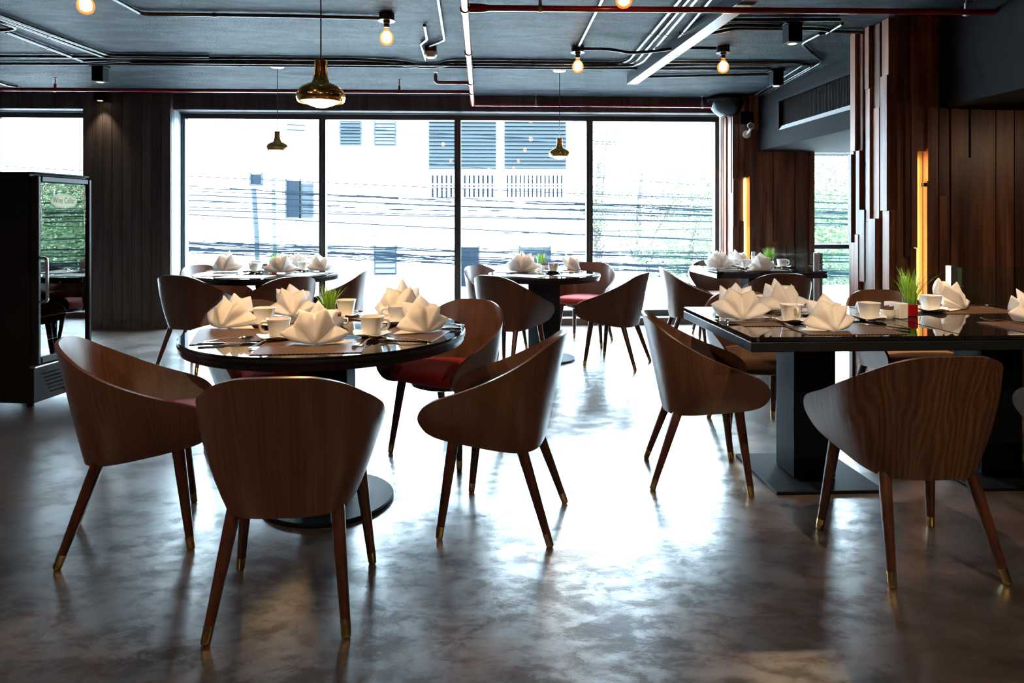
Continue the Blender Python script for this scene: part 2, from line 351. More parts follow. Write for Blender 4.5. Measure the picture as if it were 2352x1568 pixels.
# back wall: panelled pier between the two windows, header boards above the glass
wb=sroot('wall_back')
PX0,PX1=(-4.4191,7.8,1.2395)[0], (-3.4614,7.8,1.2394)[0]
MB().box((PX0,7.80,0),(PX1,8.25,CE)).build('pier_core', M_PANEL, wb)
nb=9; w=(PX1-PX0)/nb
for i in range(nb):
    a=PX0+i*w
    MB().box((a+0.0025,7.782,0.10),(a+w-0.0025,7.80,CE)).build('board', M_PANEL, wb)
    MB().box((a+0.0025,7.776,0.0),(a+w-0.0025,7.80,0.097)).build('skirting_board', M_PANEL, wb)
# header above windows
HB=2.455
MB().box((XL,7.86,HB),(PX0,8.25,CE)).build('header_core', M_PANEL, wb)
MB().box((PX1,7.86,HB),(2.84,8.25,CE)).build('header_core', M_PANEL, wb)
x=PX1+0.10
MB().box((PX1,7.842,HB+0.003),(x-0.0025,7.86,CE)).build('board', M_PANEL, wb)
while x<2.84:
    e=min(x+0.1155,2.84); MB().box((x+0.002,7.842,HB+0.003),(e-0.002,7.86,CE)).build('board', M_PANEL, wb); x=e
x=PX0
while x>XL:
    e=max(x-0.1155,XL); MB().box((e+0.002,7.842,HB+0.003),(x-0.002,7.86,CE)).build('board', M_PANEL, wb); x=e
# kerb and lower wall
MB().box((PX1,7.86,-0.0),(2.84,8.25,0.075)).build('kerb', M_KERB, wb)
MB().box((XL,7.86,-0.0),(PX0,8.25,0.075)).build('kerb', M_KERB, wb)

# windows
YG=8.10
def window(name, x0, x1, mull, z0, z1, y=YG, fr=0.05, mw=0.075, dp=0.10, transom=None):
    r=sroot(name)
    MB().box((x0,y-dp/2,z1),(x1,y+dp/2,z1+0.06)).build('frame_head', M_FRAME, r)
    MB().box((x0,y-dp/2-0.06,z1+0.063),(x1,y+dp/2,z1+0.085)).build('blind_rail', M_FRAME2, r)
    MB().box((x0,y-dp/2,z0-0.055),(x1,y+dp/2,z0)).build('frame_sill', M_FRAME, r)
    MB().box((x0,y-dp/2-0.02,z0-0.002),(x1,y-dp/2-0.001,z0+0.012)).build('sill_strip', M_FRAME2, r)
    xs=[x0]+mull+[x1]
    for i,xm in enumerate(xs):
        a,b=(xm,xm+fr) if i==0 else ((xm-fr,xm) if i==len(xs)-1 else (xm-mw/2,xm+mw/2))
        mb=MB().box((a,y-dp/2,z0),(b,y+dp/2,z1))
        mb.build('mullion', M_FRAME, r)
        MB().box(((a+b)/2-0.006,y-dp/2-0.010,z0),((a+b)/2+0.006,y-dp/2-0.001,z1)).build('glazing_bead', M_FRAME2, r)
    for i in range(len(xs)-1):
        a=xs[i]+(fr if i==0 else mw/2); b=xs[i+1]-(fr if i==len(xs)-2 else mw/2)
        MB().box((a,y-0.004,z0),(b,y+0.004,z1)).build('pane', M_GLASS, r)
    if transom:
        MB().box((x0+fr,y-dp/2,transom-0.025),(x1-fr,y+dp/2,transom+0.025)).build('transom', M_FRAME, r)
    return r
WZ0,WZ1=0.135,2.385
window('window_1', (-5.5337,8.1,1.239)[0]-0.05, PX0+0.02, [], WZ0, WZ1)
sbox('wall_back_left', (XL,7.95,0),((-5.5337,8.1,1.239)[0]-0.05,8.2,CE), M_DARKWALL)
mull=[(-1.853,8.05,1.2388)[0], (-0.2785,8.05,1.2386)[0], (1.2852,8.05,1.2385)[0]]
window('window_2', (-3.4706,8.1,1.2388)[0], 2.845, mull, WZ0, WZ1)
jamb=struct(MB().box((PX1+0.001,7.86,0.076),((-3.4706,8.1,1.2388)[0],8.15,HB)).build('trim_1', M_JAMB))

# far corner column of planks (beside the window) with a lit slot
pc=sroot('wall_column')
MB().box((2.90,7.68,0),(3.14,8.25,CE)).build('core', M_PLANK, pc)
plank_face(pc,(2.90,8.06,0),(0,-1,0),(-1,0,0),[0,0.09,0.17,0.26,0.36],0,CE,dep=(0.01,0.06),seg=(0.7,1.7))
LZ0,LZ1=0.0,1.70
plank_face(pc,(2.86,7.68,0),(1,0,0),(0,-1,0),[0,0.075,0.135],0,CE,dep=(0.015,0.04))
plank_face(pc,(2.86,7.68,0),(1,0,0),(0,-1,0),[0.135,0.185],LZ1,CE,dep=(0.015,0.04))
plank_face(pc,(2.86,7.68,0),(1,0,0),(0,-1,0),[0.185,0.29],0,CE,dep=(0.03,0.06),seg=(0.9,1.7))
MB().box((2.86+0.136,7.655,0.3),(2.86+0.139,7.672,LZ1-0.02)).build('led_strip', M_LED, pc)

# alcove wall of planks at the far end, window_3 beside it
wa=sroot('wall_alcove')
AX0,AX1=3.14, (3.816,7.66,1.239)[0]
MB().box((AX0,7.70,0),(AX1,8.0,2.0)).build('core', M_PLANK, wa)
ed=[0]; 
while ed[-1]<AX1-AX0-0.05: ed.append(min(AX1-AX0, ed[-1]+rng.uniform(0.06,0.12)))
ed[-1]=AX1-AX0
plank_face(wa,(AX0,7.70,0),(1,0,0),(0,-1,0),ed,0,2.0,dep=(0.01,0.05),seg=(0.9,2),single=0.5)
window('window_3', AX1+0.001, XR, [4.75], 0.10, 1.995, y=7.80, fr=0.02, transom=(4.0884,7.8,0.903)[2])
MB().box((AX1,7.70,0),(XR,7.95,0.042)).build('baseboard_alcove', M_FRAME)['kind']='structure'
sbox('wall_alcove_upper', (3.15,7.70,2.0),(XR,8.25,CE), M_DARKWALL)

# bulkhead with the air grille
BX=3.15
wr=sroot('wall_bulkhead')
g0=(3.14,7.0972,2.1579); g1=(3.14,7.0972,2.4946)
GY1=g0[1]; GZ0,GZ1=g0[2]+0.01,g1[2]; GY0=5.15
MB().box((BX,5.05,2.0),(XR,GY0,CE)).build('bulkhead_block', M_DARKWALL, wr)
MB().box((BX,GY0,2.0),(XR,GY1,GZ0)).build('bulkhead_block', M_DARKWALL, wr)
MB().box((BX,GY0,GZ1),(XR,GY1,CE)).build('bulkhead_block', M_DARKWALL, wr)
MB().box((BX,GY1,2.0),(XR,7.70,CE)).build('bulkhead_block', M_DARKWALL, wr)
MB().box((BX+0.15,GY0,GZ0),(XR,GY1,GZ1)).build('bulkhead_back', M_DARKWALL, wr)
MB().box((BX,YB,2.0),(XR,4.63,CE)).build('bulkhead_block', M_DARKWALL, wr)
MB().box((3.2,4.63,2.0),(XR,5.05,CE)).build('bulkhead_block', M_DARKWALL, wr)
gr=thing('air_grille','long dark slatted air grille let into the bulkhead above the alcove','grille',(BX,(GY0+GY1)/2,(GZ0+GZ1)/2))
hy=(GY1-GY0)/2; hz=(GZ1-GZ0)/2
fm=MB()
fm.box((-0.012,-hy,-hz),(0.012,-hy+0.02,hz)).box((-0.012,hy-0.02,-hz),(0.012,hy,hz)).box((-0.012,-hy+0.02,hz-0.025),(0.012,hy-0.02,hz))
fm.build('frame', M_STEELBLK, gr)
MB().add([(-0.012,-hy+0.02,-hz),(-0.012,hy-0.02,-hz),(0.02,hy-0.02,-hz+0.045),(0.02,-hy+0.02,-hz+0.045),(0.022,-hy+0.02,-hz),(0.022,hy-0.02,-hz)],[(0,3,2,1),(0,1,5,4),(3,4,5,2),(0,4,3),(1,2,5)]).build('deflector', flat('pale_deflector',(0.75,0.78,0.80),0.5), gr)
sl=MB(); k=-hy+0.03
while k<hy-0.03:
    sl.box((0.03,k,-hz+0.045),(0.05,k+0.012,hz-0.025)); k+=0.026
stuff(sl.build('louvre_bars', flat('brown_louvre',(0.012,0.008,0.007),0.7,spec=0.08), gr))

M_SLOT=wood('pale_slot_board',(0.45,0.30,0.14),(0.62,0.46,0.25),hue=0.02)
# near pillar clad in staggered planks
pn=sroot('wall_pillar')
PXL,PYF,PYB=2.86,4.60,5.10
MB().box((PXL,PYF,0),(3.2,PYB,CE)).build('core', M_PLANK, pn)
r2=random.Random(21)
plank_face(pn,(PXL,PYB,0),(0,-1,0),(-1,0,0),[0,0.05,0.115,0.165,0.235,0.29,0.375,0.42,0.50],0,CE,dep=(0.008,0.075),seg=(0.5,1.3),rg=r2,single=0.12)
fx=[0,0.045,0.085,0.13]
plank_face(pn,(PXL,PYF,0),(1,0,0),(0,-1,0),fx,0,CE,dep=(0.012,0.05),seg=(0.7,1.6),rg=r2)
plank_face(pn,(PXL,PYF,0),(1,0,0),(0,-1,0),[0.13,0.195],1.70,CE,dep=(0.02,0.04),rg=r2)
plank_face(pn,(PXL,PYF,0),(1,0,0),(0,-1,0),[0.195,0.225,0.285,0.34],0,CE,dep=(0.035,0.06),seg=(0.7,1.6),rg=r2)
MB().box((PXL+0.133,PYF-0.006,0.0),(PXL+0.192,PYF-0.001,1.70)).build('slot_back', M_SLOT, pn)
MB().box((2.86+0.136,7.672,0.0),(2.86+0.184,7.679,LZ1)).build('slot_back', M_SLOT, pc)
MB().box((PXL+0.132,PYF-0.024,0.3),(PXL+0.136,PYF-0.008,1.66)).build('led_strip', M_LED, pn)
MB().box((PXL+0.172,PYF-0.05,1.46),(PXL+0.192,PYF-0.02,1.485)).build('clip', M_STEELBLK, pn)
# bay wall of planks to its right
wy=sroot('wall_bay')
MB().box((3.2,4.63,0),(XR,4.78,2.0)).build('core', M_PLANK, wy)
ed=[0.0]
while ed[-1]<2.4: ed.append(ed[-1]+rng.choice([0.045,0.06,0.075,0.09,0.11]))
plank_face(wy,(3.2,4.63,0),(1,0,0),(0,-1,0),ed,0,2.0,dep=(0.008,0.055),seg=(0.7,1.8),single=0.4)

# ================================================================== outdoors
M_FACADE=flat('white_render',(0.80,0.80,0.80),0.8,var=0.04)
M_GROUND=flat('pale_paving',(0.42,0.41,0.39),0.9)
M_LOUV=flat('blue_grey_louvre',(0.021,0.026,0.029),0.6,spec=0.05)
M_LOUV2=flat('pale_louvre',(0.045,0.052,0.056),0.6,spec=0.05)
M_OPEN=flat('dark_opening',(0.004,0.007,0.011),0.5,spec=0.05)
M_CABLE=flat('cable_sheath',(0.006,0.010,0.015),0.8,spec=0.03)
M_CYAN=flat('pale_blue_pipe',(0.018,0.047,0.055),0.5)
M_LEAF=flat('leaf_green',(0.085,0.160,0.060),0.5,var=0.5,scale=3); M_LEAF2=flat('leaf_dry',(0.13,0.125,0.09),0.6,var=0.4,scale=3)
M_TRUNK=flat('trunk_bark',(0.05,0.042,0.036),0.8)
sbox('ground', (-45,8.4,-3.4),(45,60,-3.2), M_GROUND)
FY=20.0
bld=thing('building','white rendered building across the street with louvred upper windows','building',(0,FY,-3.2))
def bpart(name, lo, hi, mat, parent=None):
    o=MB().box([lo[0],lo[1]-FY,lo[2]+3.2],[hi[0],hi[1]-FY,hi[2]+3.2]).build(name, mat, parent or bld); return o
FXR=(2.6708,20.0,1.2155)[0]
bpart('wall', (-30,FY,-3.2),(FXR,FY+6,9.5), M_FACADE)
def bwin(rc,mat=None,slats=0,smat=None,name='window',frame=True):
    lo=(rc[0],FY-0.03,rc[1]); hi=(rc[2],FY,rc[3])
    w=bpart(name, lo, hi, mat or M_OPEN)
    if frame:
        t=0.045
        for (q0,q1) in (((lo[0]-t,FY-0.07,lo[2]-t),(lo[0],FY-0.001,hi[2]+t)),((hi[0],FY-0.07,lo[2]-t),(hi[0]+t,FY-0.001,hi[2]+t)),((lo[0],FY-0.07,lo[2]-t),(hi[0],FY-0.001,lo[2]))):
            bpart('frame', q0, q1, M_LOUV, w)
    if slats:
        h=(hi[2]-lo[2])/slats
        for i in range(slats):
            z=lo[2]+i*h
            MB().add([(lo[0],-0.10,z+3.2+0.16*h),(hi[0],-0.10,z+3.2+0.16*h),(hi[0],-0.04,z+3.2+h),(lo[0],-0.04,z+3.2+h),(lo[0],-0.075,z+3.2+0.10*h),(hi[0],-0.075,z+3.2+0.10*h),(hi[0],-0.035,z+3.2+0.9*h),(lo[0],-0.035,z+3.2+0.9*h)],
              [(0,1,2,3),(4,7,6,5),(0,4,5,1),(3,2,6,7),(0,3,7,4),(1,5,6,2)]).build('slat', smat or M_LOUV, w)
    return w
bwin((-4.0544,3.3525,-3.5038,4.2211),slats=9); bwin((-3.0648,3.3446,-2.5117,4.2278),slats=9,smat=M_LOUV2)
bwin((-1.5278,2.6443,0.4404,4.6445),slats=18,frame=False); bwin((0.6701,2.6507,2.4905,4.6613),slats=18,frame=False)
for rc in [(-1.4773,1.8151,0.3893,2.4605),(0.7084,1.8177,2.4133,2.4664)]:
    w=bwin(rc,frame=False,name='balcony_opening')
    n=14; bars=MB(); a=(rc[0],0,rc[3]); b=(rc[2],0,rc[1]); p=(b[0]-a[0])/n
    for i in range(n+1): bars.box((a[0]+i*p-0.036,-0.08,b[2]+3.2),(a[0]+i*p+0.036,-0.04,a[2]+3.2))
    for q in (0.42,0.56): zz=a[2]+(b[2]-a[2])*q; bars.box((a[0],-0.1,zz+3.2-0.02),(b[0],-0.081,zz+3.2+0.02))
    stuff(bars.build('railing_bars', M_FACADE, w))
bwin((-0.5777,-0.8225,-0.0947,0.3632)); bwin((1.143,-0.09,2.0019,0.3598),mat=M_LOUV); bwin((-3.0648,-0.4058,-2.4991,0.3809),slats=5,smat=M_LOUV2); 
bwin((-5.5987,1.2414,-5.2385,2.2857),mat=M_OPEN); bwin((-5.2012,1.254,-4.8902,2.2111),mat=M_LOUV); bwin((-6.614,2.1835,-6.3297,2.4716)); bwin((-5.5987,3.3575,-5.1017,4.2107),mat=M_LOUV2,frame=False)
tag(MB().tube([(-6.4212,19.6,2.0537),(-6.3364,19.6,0.5772),((-6.3364,19.6,0.5772)[0]+.05,19.6,-3.2)],0.07,8).build('utility_pole', M_LOUV),'short dark pole standing in front of the white building','pole')
tag(MB().tube([(-5.9328,19.75,2.5201),(-5.8716,19.75,-0.0247),((-5.8716,19.75,-0.0247)[0],19.75,-3.2)],0.05,8).build('drain_pipe', M_CYAN),'pale blue drain pipe running down the white building','pipe')
# boundary wall with pierced blocks
bw=thing('boundary_wall','low white boundary wall with pierced blocks below the windows','wall',(0,14.5,-3.2))
MB().box((-25,0,0),(20,0.15,2.95)).build('wall', M_FACADE, bw)
blk=None
for X in [-0.5108,-0.3359,-0.1609,0.0144,7.3297,7.5132,7.6969,7.8809,-2.4312,-2.2584,-2.0854,-1.9122]:
    for dz in (2.55,2.38):
        o=MB().add([(-0.06,0,0),(0.06,0,0),(0.06,0,0.05),(0,0,0.085),(-0.06,0,0.05),(-0.06,0.02,0),(0.06,0.02,0),(0.06,0.02,0.05),(0,0.02,0.085),(-0.06,0.02,0.05)],[(0,4,3,2,1),(5,6,7,8,9)]+[(i,(i+1)%5,5+(i+1)%5,5+i) for i in range(5)]).build('pierced_block', M_LOUV, bw, loc=(X,-0.021,dz-0.2))
# overhead cables
cables=[((-6.1647,11.6,2.9492),(1.8183,11.6,2.5862),0.012),((-4.9427,11.72,2.8069),(1.8371,11.72,2.5549),0.012),((-0.4129,11.72,2.1561),(4.1264,11.72,1.8077),0.01),((-5.0946,12.08,1.9864),(4.2532,12.08,1.6605),0.01),((-4.9934,11.84,1.8608),(4.1687,11.84,1.5758),0.01),((-5.1452,12.2,1.7039),(4.2954,12.2,1.4672),0.014),((-5.1452,12.2,1.7496),(4.2954,12.2,1.404),0.042),((4.2954,12.2,1.6093),(7.1288,12.2,1.5013),0.016),((-5.0946,12.08,1.6391),(4.2532,12.08,1.3087),0.022),((-5.044,11.96,1.5156),(4.2109,11.96,1.3701),0.03),((-5.044,11.96,1.4259),(4.2109,11.96,1.1921),0.018),((4.3377,12.32,1.2939),(7.1989,12.32,1.2298),0.025),((4.0842,11.6,1.1939),(6.7782,11.6,1.1402),0.02),((-5.1958,12.32,1.1924),(4.3377,12.32,0.8713),0.012),((-4.8921,11.6,0.906),(4.0842,11.6,1.0813),0.012),((-0.4087,11.6,1.0843),(4.0842,11.6,0.8711),0.02),((-4.9934,11.84,0.8026),(4.1687,11.84,0.641),0.03),((-4.9427,11.72,0.8511),(4.1264,11.72,0.5486),0.03),((-5.044,11.96,0.7382),(4.2109,11.96,0.3948),0.045),((4.1264,11.72,0.5865),(6.8483,11.72,0.526),0.016),((-4.9934,11.84,0.7064),(4.1687,11.84,0.3421),0.05),((-5.1958,12.32,0.6534),(4.3377,12.32,0.2573),0.03),((1.5043,12.08,0.4568),(6.8968,12.08,0.1883),0.03)]
ordn=['topmost','second','third','fourth','fifth','sixth','seventh','eighth','ninth','tenth','eleventh','twelfth','thirteenth','fourteenth','fifteenth','sixteenth','seventeenth','eighteenth','nineteenth','twentieth','twenty-first','twenty-second','lowest']
for n_,(a,b,r) in enumerate(cables):
    a=Vector(a); b=Vector(b); d=b-a; a2=a+d*((-13.0-a.x)/d.x); b2=a+d*((16.0-a.x)/d.x); pts=[]
    for q in range(33):
        t=q/32; p=a2.lerp(b2,t); p.z-=0.16*4*t*(1-t)-0.12; pts.append(p)
    cbm=MB()
    if r>0.022:
        rs_=random.Random(n_)
        for s_ in range(5):
            o1,o2,f1=rs_.uniform(-1,1)*r*0.9,rs_.uniform(0,6.28),rs_.uniform(.5,1.6)
            cbm.tube([p+Vector((0,0.02*s_-0.04,o1+r*0.7*math.sin(o2+f1*k))) for k,p in enumerate(pts)],r*0.15,5)
    else: cbm.tube(pts,r*0.55,6)
    tag(cbm.build('overhead_cable', M_CABLE), f'{"bundled" if r>0.022 else "thin"} dark overhead street cable, {ordn[n_]} counted from the top of the windows','cable','overhead street cables')

for X,lab in ((-13.0,'street pole carrying the overhead cables, outside the picture to the left'),(16.0,'street pole carrying the overhead cables, outside the picture to the right')):
    t=thing('street_pole',lab,'pole',(X,11.96,-3.2))
    MB().tube([(0,0,0),(0,0,9)],[.17,.12],12).build('pole',M_GROUND,t,60)
    for z in (3.2,4.4,5.2): MB().cbox((0,0,z),(.10,1.1,.08)).build('cross_arm',M_LOUV,t)

# trees beyond the street
def leafcloud(rg, blobs, n, size, flatn=0.5):
    mb=MB()
    for c,rad in blobs:
        for _ in range(int(n*rad)):
            while True:
                d=Vector((rg.uniform(-1,1),rg.uniform(-1,1),rg.uniform(-1,1)))
                if 0.2<d.length<1: break
            p=Vector(c)+d*rad; a=Vector((rg.gauss(0,1),rg.gauss(0,1),rg.gauss(0,flatn))).normalized()*size*rg.uniform(0.6,1.3)
            b=a.cross(Vector((rg.gauss(0,1),rg.gauss(0,1),rg.gauss(0,1)))).normalized()*size*0.45
            mb.add([p-a,p+b,p+a,p-b],[(0,1,2,3)])
    return mb
def tree(name,label,x,y,h,blobs,seed,mat,n=260,size=0.16):
    rg=random.Random(seed); t=thing(name,label,'tree',(x,y,-3.2),0,'trees across the street')
    MB().tube([(0,0,0),(0.1,0,h*0.35),(-0.05,0.1,h*0.7),(0.1,0,h)],[0.16,0.13,0.09,0.05],8).build('trunk', M_TRUNK, t, 60)
    br=MB()
    for c,r in blobs: br.tube([(0,0,h*0.45),((c[0])*0.5,c[1]*0.5,(h*0.45+c[2])*0.5+0.1),c],[0.06,0.04,0.02],6)
    br.build('branches', M_TRUNK, t, 60)
    stuff(leafcloud(rg,blobs,n,size).build('foliage', mat, t))
    return t
tree('street_tree','bushy tree with pale leaves at the right end of the white building',(3.0773,18.0,1.2193)[0],18.0,6.0,[((0,0,6.0),.55),((-0.15,0,5.0),0.5),((0.3,0.2,6.8),0.5),((0.2,0,3.8),0.6),((-.05,0,4.4),.5)],3,M_LEAF2,1500,0.05)
tree('street_tree','feathery tree behind the palm in the fourth pane',(5.3631,23.0,1.2096)[0],23.0,6.0,[((0,0,5.5),1.3),((1.2,0,5.0),1.1),((-0.8,0.2,4.2),1.0),((0.8,0.1,3.6),1.2)],4,M_LEAF2,1300,0.06)
tree('street_tree','leafy green tree low beside the right window jamb',(6.2549,20.0,1.2152)[0],20.0,4.4,[((0,0,3.6),1.1),((1.0,0,4.0),1.1),((-0.9,0,3.2),0.9)],5,M_LEAF,1500,0.06)
for i,(X,y,lab) in enumerate((((9.3327,21.0,1.2131)[0],21,'broad green tree seen through the alcove window, nearest of them'),((13.5413,26.0,1.2031)[0],26,'tall thin-leaved tree filling the alcove window behind the rail'),((12.6944,20.0,1.2147)[0],20,'green garden tree beyond the alcove, hidden partly by the pillar'),((17.7698,22.0,1.2104)[0],22,'green garden tree far to the side of the alcove'))):
    tree('garden_tree',lab,X,y,5.0,[((0,0,4.8),1.5),((1.3,0.3,4.2),1.3),((-1.3,0,4.0),1.3),((0.2,-0.4,3.0),1.4),((0.4,0.2,6.3),1.1)],11+i,M_LEAF if i!=1 else M_LEAF2,1500,0.075)
# palm
pm=thing('palm_tree','tall palm with drooping fronds seen in the fourth pane','tree',((3.3023,17.0,1.2212)[0],17.0,-3.2))
PH=(3.3463,17.0,1.5709)[2]+3.2
MB().tube([(0,0,0),(0.05,0,PH*0.5),(0.0,0,PH)],[0.16,0.12,0.11],10).build('trunk', flat('palm_trunk',(0.10,0.095,0.08),0.8), pm, 60)
rg=random.Random(9)
for i in range(16):
    a=2*math.pi*i/16+rg.uniform(-.15,.15); el=rg.uniform(-0.2,0.9); Ln=rg.uniform(1.1,1.6); mb=MB(); pts=[]
    for q in range(9):
        t=q/8; rr=Ln*t; pts.append(Vector((math.cos(a)*rr*math.cos(el),math.sin(a)*rr*math.cos(el),PH+math.sin(el)*rr-0.75*t*t*Ln)))
    mb.tube(pts,0.014,5)
    side=Vector((-math.sin(a),math.cos(a),0))
    for q in range(1,8):
        for s in (-1,1):
            for o in (0,0.5):
                p=pts[q].lerp(pts[q+1],o); d=(pts[q+1]-pts[q]).normalized(); e=p+(side*s*0.32+d*0.22+Vector((0,0,-0.14)))*(1-0.6*q/8)
                wv=d*0.022; mb.add([p-wv,p+wv,e+Vector((0,0,0.0)),],[(0,1,2)])
    mb.build('frond', M_LEAF if i%2 else M_LEAF2, pm)
# low houses at the right behind the palm
hs=thing('house','low white house with grey roof behind the palm','house',((6.7216,24.0,-0.3408)[0],24,-3.2))
a=(5.6275,24.0,-0.3376); b=(7.663,24.0,0.1217); x0=a[0]-hs.location.x; x1=b[0]-hs.location.x
MB().box((x0,0,0),(x1,3,3.2+a[2]+0.3)).build('wall', M_FACADE, hs)
MB().add([(x0-0.3,-0.4,3.5+a[2]),(x1+0.3,-0.4,3.5+a[2]),(x1+0.3,1.5,4.1+a[2]),(x0-0.3,1.5,4.1+a[2]),(x0-0.3,-0.4,3.42+a[2]),(x1+0.3,-0.4,3.42+a[2]),(x1+0.3,3.2,3.42+a[2]),(x0-0.3,3.2,3.42+a[2])],[(0,1,2,3),(4,7,6,5),(0,4,5,1),(2,6,7,3),(1,5,6,2),(0,3,7,4)]).build('roof', M_LOUV2, hs)
for q in (0.1,0.3,0.6,0.8):
    MB().box((x0+(x1-x0)*q,-0.05,2.3),(x0+(x1-x0)*(q+0.12),-0.001,3.2)).build('window', M_LOUV, hs)

hg=MB(); rg=random.Random(77)
x0,x1=8.0,26.0
for _ in range(26000):
    x=rg.uniform(x0,x1); z=rg.uniform(0,7.0)*rg.random()**.25; y=rg.gauss(0,.35)
    a=Vector((rg.gauss(0,1),rg.gauss(0,1),rg.gauss(0,1))).normalized()*.13; b=a.cross(Vector((rg.gauss(0,1),rg.gauss(0,1),rg.gauss(0,1)))).normalized()*.06
    c=Vector((x,y,z)); hg.add([c-a,c+b,c+a,c-b],[(0,1,2,3)])
o=hg.build('bamboo_screen',M_LEAF,None,None,(0,29.5,-3.2)); stuff(o); tag(o,'dense green hedge closing off the gardens beyond the alcove window','hedge')

# ================================================================== chairs
def interp(tab, x):
    if x<=tab[0][0]: return tab[0][1]
    for (a,b),(c,d) in zip(tab,tab[1:]):
        if x<=c:
            t=(x-a)/(c-a); return b+(d-b)*t
    return tab[-1][1]
TOP=[(-.27,.789),(-.245,.780),(-.20,.750),(-.15,.714),(-.08,.673),(0,.633),(.06,.606),(.114,.584),(.17,.564),(.21,.549),(.24,.535),(.262,.520),(.278,.504),(.289,.487),(.2935,.475),(.295,.464)]
BOT=[(-.2,.334),(-.09,.338),(.02,.350),(.10,.361),(.17,.372),(.205,.379),(.232,.387),(.253,.397),(.270,.410),(.283,.427),(.291,.444),(.294,.454),(.295,.460)]
F0=0.05
def shell_pt(kind, q, h):
    t=(h-.36)/.43; fb=-.165-.092*t; w=.210+.095*(1-max(0,1-t)**2.1) if t>0 else .210+.20*t
    if kind=='arc':
        ex=min(.82,max(.60,.62+.24*t)); sq,cq=math.sin(q),max(0.0,math.cos(q)); return Vector((math.copysign(w*abs(sq)**ex,sq), F0-(F0-fb)*cq**ex, h))
    return Vector((math.copysign(w,kind=='r' and 1 or -1), q, h))
def shell_mesh():
    cols=[]
    nf=11; na=34
    fr=[.292-(.292-F0)*(i/nf)**0.75 for i in range(nf)] if False else [.295,.2943,.292,.287,.280,.270,.256,.238,.215,.19,.16,.13,.10,.075]
    seq=[('l',f) for f in fr]+[('arc',-math.pi/2+math.pi*i/na) for i in range(na+1)]+[('r',f) for f in reversed(fr)]
    nr=9; vs=[]
    for kind,q in seq:
        def f_at(h): return shell_pt(kind,q,h).y
        zt=.65
        for _ in range(8): zt=interp(TOP,f_at(zt))
        zb=.37
        for _ in range(4): zb=interp(BOT,f_at(zb))
        if kind!='arc' and q>.294: zt=max(zt,zb+.004)
        vs.append([shell_pt(kind,q,zb+(zt-zb)*k/(nr-1)) for k in range(nr)])
    n=len(vs); T=0.013; outer=[]; inner=[]
    for i in range(n):
        for k in range(nr):
            a=vs[min(i+1,n-1)][k]-vs[max(i-1,0)][k]; b=vs[i][min(k+1,nr-1)]-vs[i][max(k-1,0)]
            nn=a.cross(b); nn=nn.normalized() if nn.length>1e-9 else Vector((0,0,1))
            outer.append(vs[i][k]); inner.append(vs[i][k]-nn*T)
    # make sure inner lies inwards
    mid=(n//2)*nr+4
    if inner[mid].y<outer[mid].y: inner=[o+(o-p) for o,p in zip(outer,inner)]
    mb=MB(); V_all=outer+inner; fs=[]; m=n*nr
    ix=lambda i,k:i*nr+k
    for i in range(n-1):
        for k in range(nr-1):
            fs.append((ix(i,k),ix(i+1,k),ix(i+1,k+1),ix(i,k+1)))
            fs.append((m+ix(i,k),m+ix(i,k+1),m+ix(i+1,k+1),m+ix(i+1,k)))
        fs.append((ix(i,nr-1),ix(i+1,nr-1),m+ix(i+1,nr-1),m+ix(i,nr-1)))
        fs.append((ix(i,0),m+ix(i,0),m+ix(i+1,0),ix(i+1,0)))
    for i in (0,n-1):
        for k in range(nr-1): fs.append((ix(i,k),ix(i,k+1),m+ix(i,k+1),m+ix(i,k)))
    mb.add(V_all,fs); me=mb.mesh('shell',35)
    import bmesh
    bm=bmesh.new(); bm.from_mesh(me); bmesh.ops.recalc_face_normals(bm,faces=bm.faces); bm.to_mesh(me); bm.free()
    return me
SHELL=shell_mesh()
def seat_mesh():
    # plan outline that follows the inside of the shell, rounded front
    out=[]
    for i in range(25):
        q=-math.pi/2+math.pi*i/24; out.append((0.222*math.sin(q),F0-0.218*math.cos(q)))
    fr=[(0.224,.10),(0.225,.16),(0.222,.21),(0.205,.248),(0.165,.268),(0.10,.278),(0.0,.281)]
    out+= fr+[(-x,y) for x,y in reversed(fr[:-1])]
    cx,cy=0,0.06; mb=MB(); n=len(out); vs=[]; fs=[]
    for sc,z in ((0.80,.400),(0.93,.404),(0.985,.418),(0.995,.437),(0.975,.455),(0.92,.466),(0.75,.474),(0.4,.480)):
        for x,y in out: vs.append((cx+(x-cx)*sc,cy+(y-cy)*sc,z))
    m=len(vs)//n
    for k in range(m-1):
        for i in range(n): j=(i+1)%n; fs.append((k*n+i,k*n+j,(k+1)*n+j,(k+1)*n+i))
    fs.append(tuple(range(n-1,-1,-1))); fs.append(tuple(range((m-1)*n,m*n)))
    return mb.add(vs,fs)
SEAT_R=seat_mesh().mesh('seat',60); SEAT_R.materials.append(M_RED)
SEAT_T=seat_mesh().mesh('seat',60); SEAT_T.materials.append(M_TAN)
LEGS=[((-.152,-.088),(-.2035,-.222)),((.152,-.088),(.2035,-.222)),((-.190,.165),(-.2315,.213)),((.190,.165),(.2315,.213))]
LEGM=[]; FERM=[]
for (tx,ty),(bx,by) in LEGS:
    T=Vector((tx,ty,.385)); B=Vector((bx,by,0.0)); d=B-T
    LEGM.append(MB().tube([T,T+d*.25,T+d*.88],[.0235,.0215,.0152],14).mesh('leg',60))
    FERM.append(MB().tube([T+d*.875,T+d*.975,T+d*.992,T+d],[.0160,.0147,.0135,.0095],14).mesh('ferrule',50))
for m_ in LEGM: m_.materials.append(M_LEG)
for m_ in FERM: m_.materials.append(M_BRASS)
UNDER=MB().lathe([(0.02,.350),(.15,.354),(.185,.366),(.19,.402)],24,(0,0.03,0),cap0=True,cap1=True).mesh('seat_base',60)
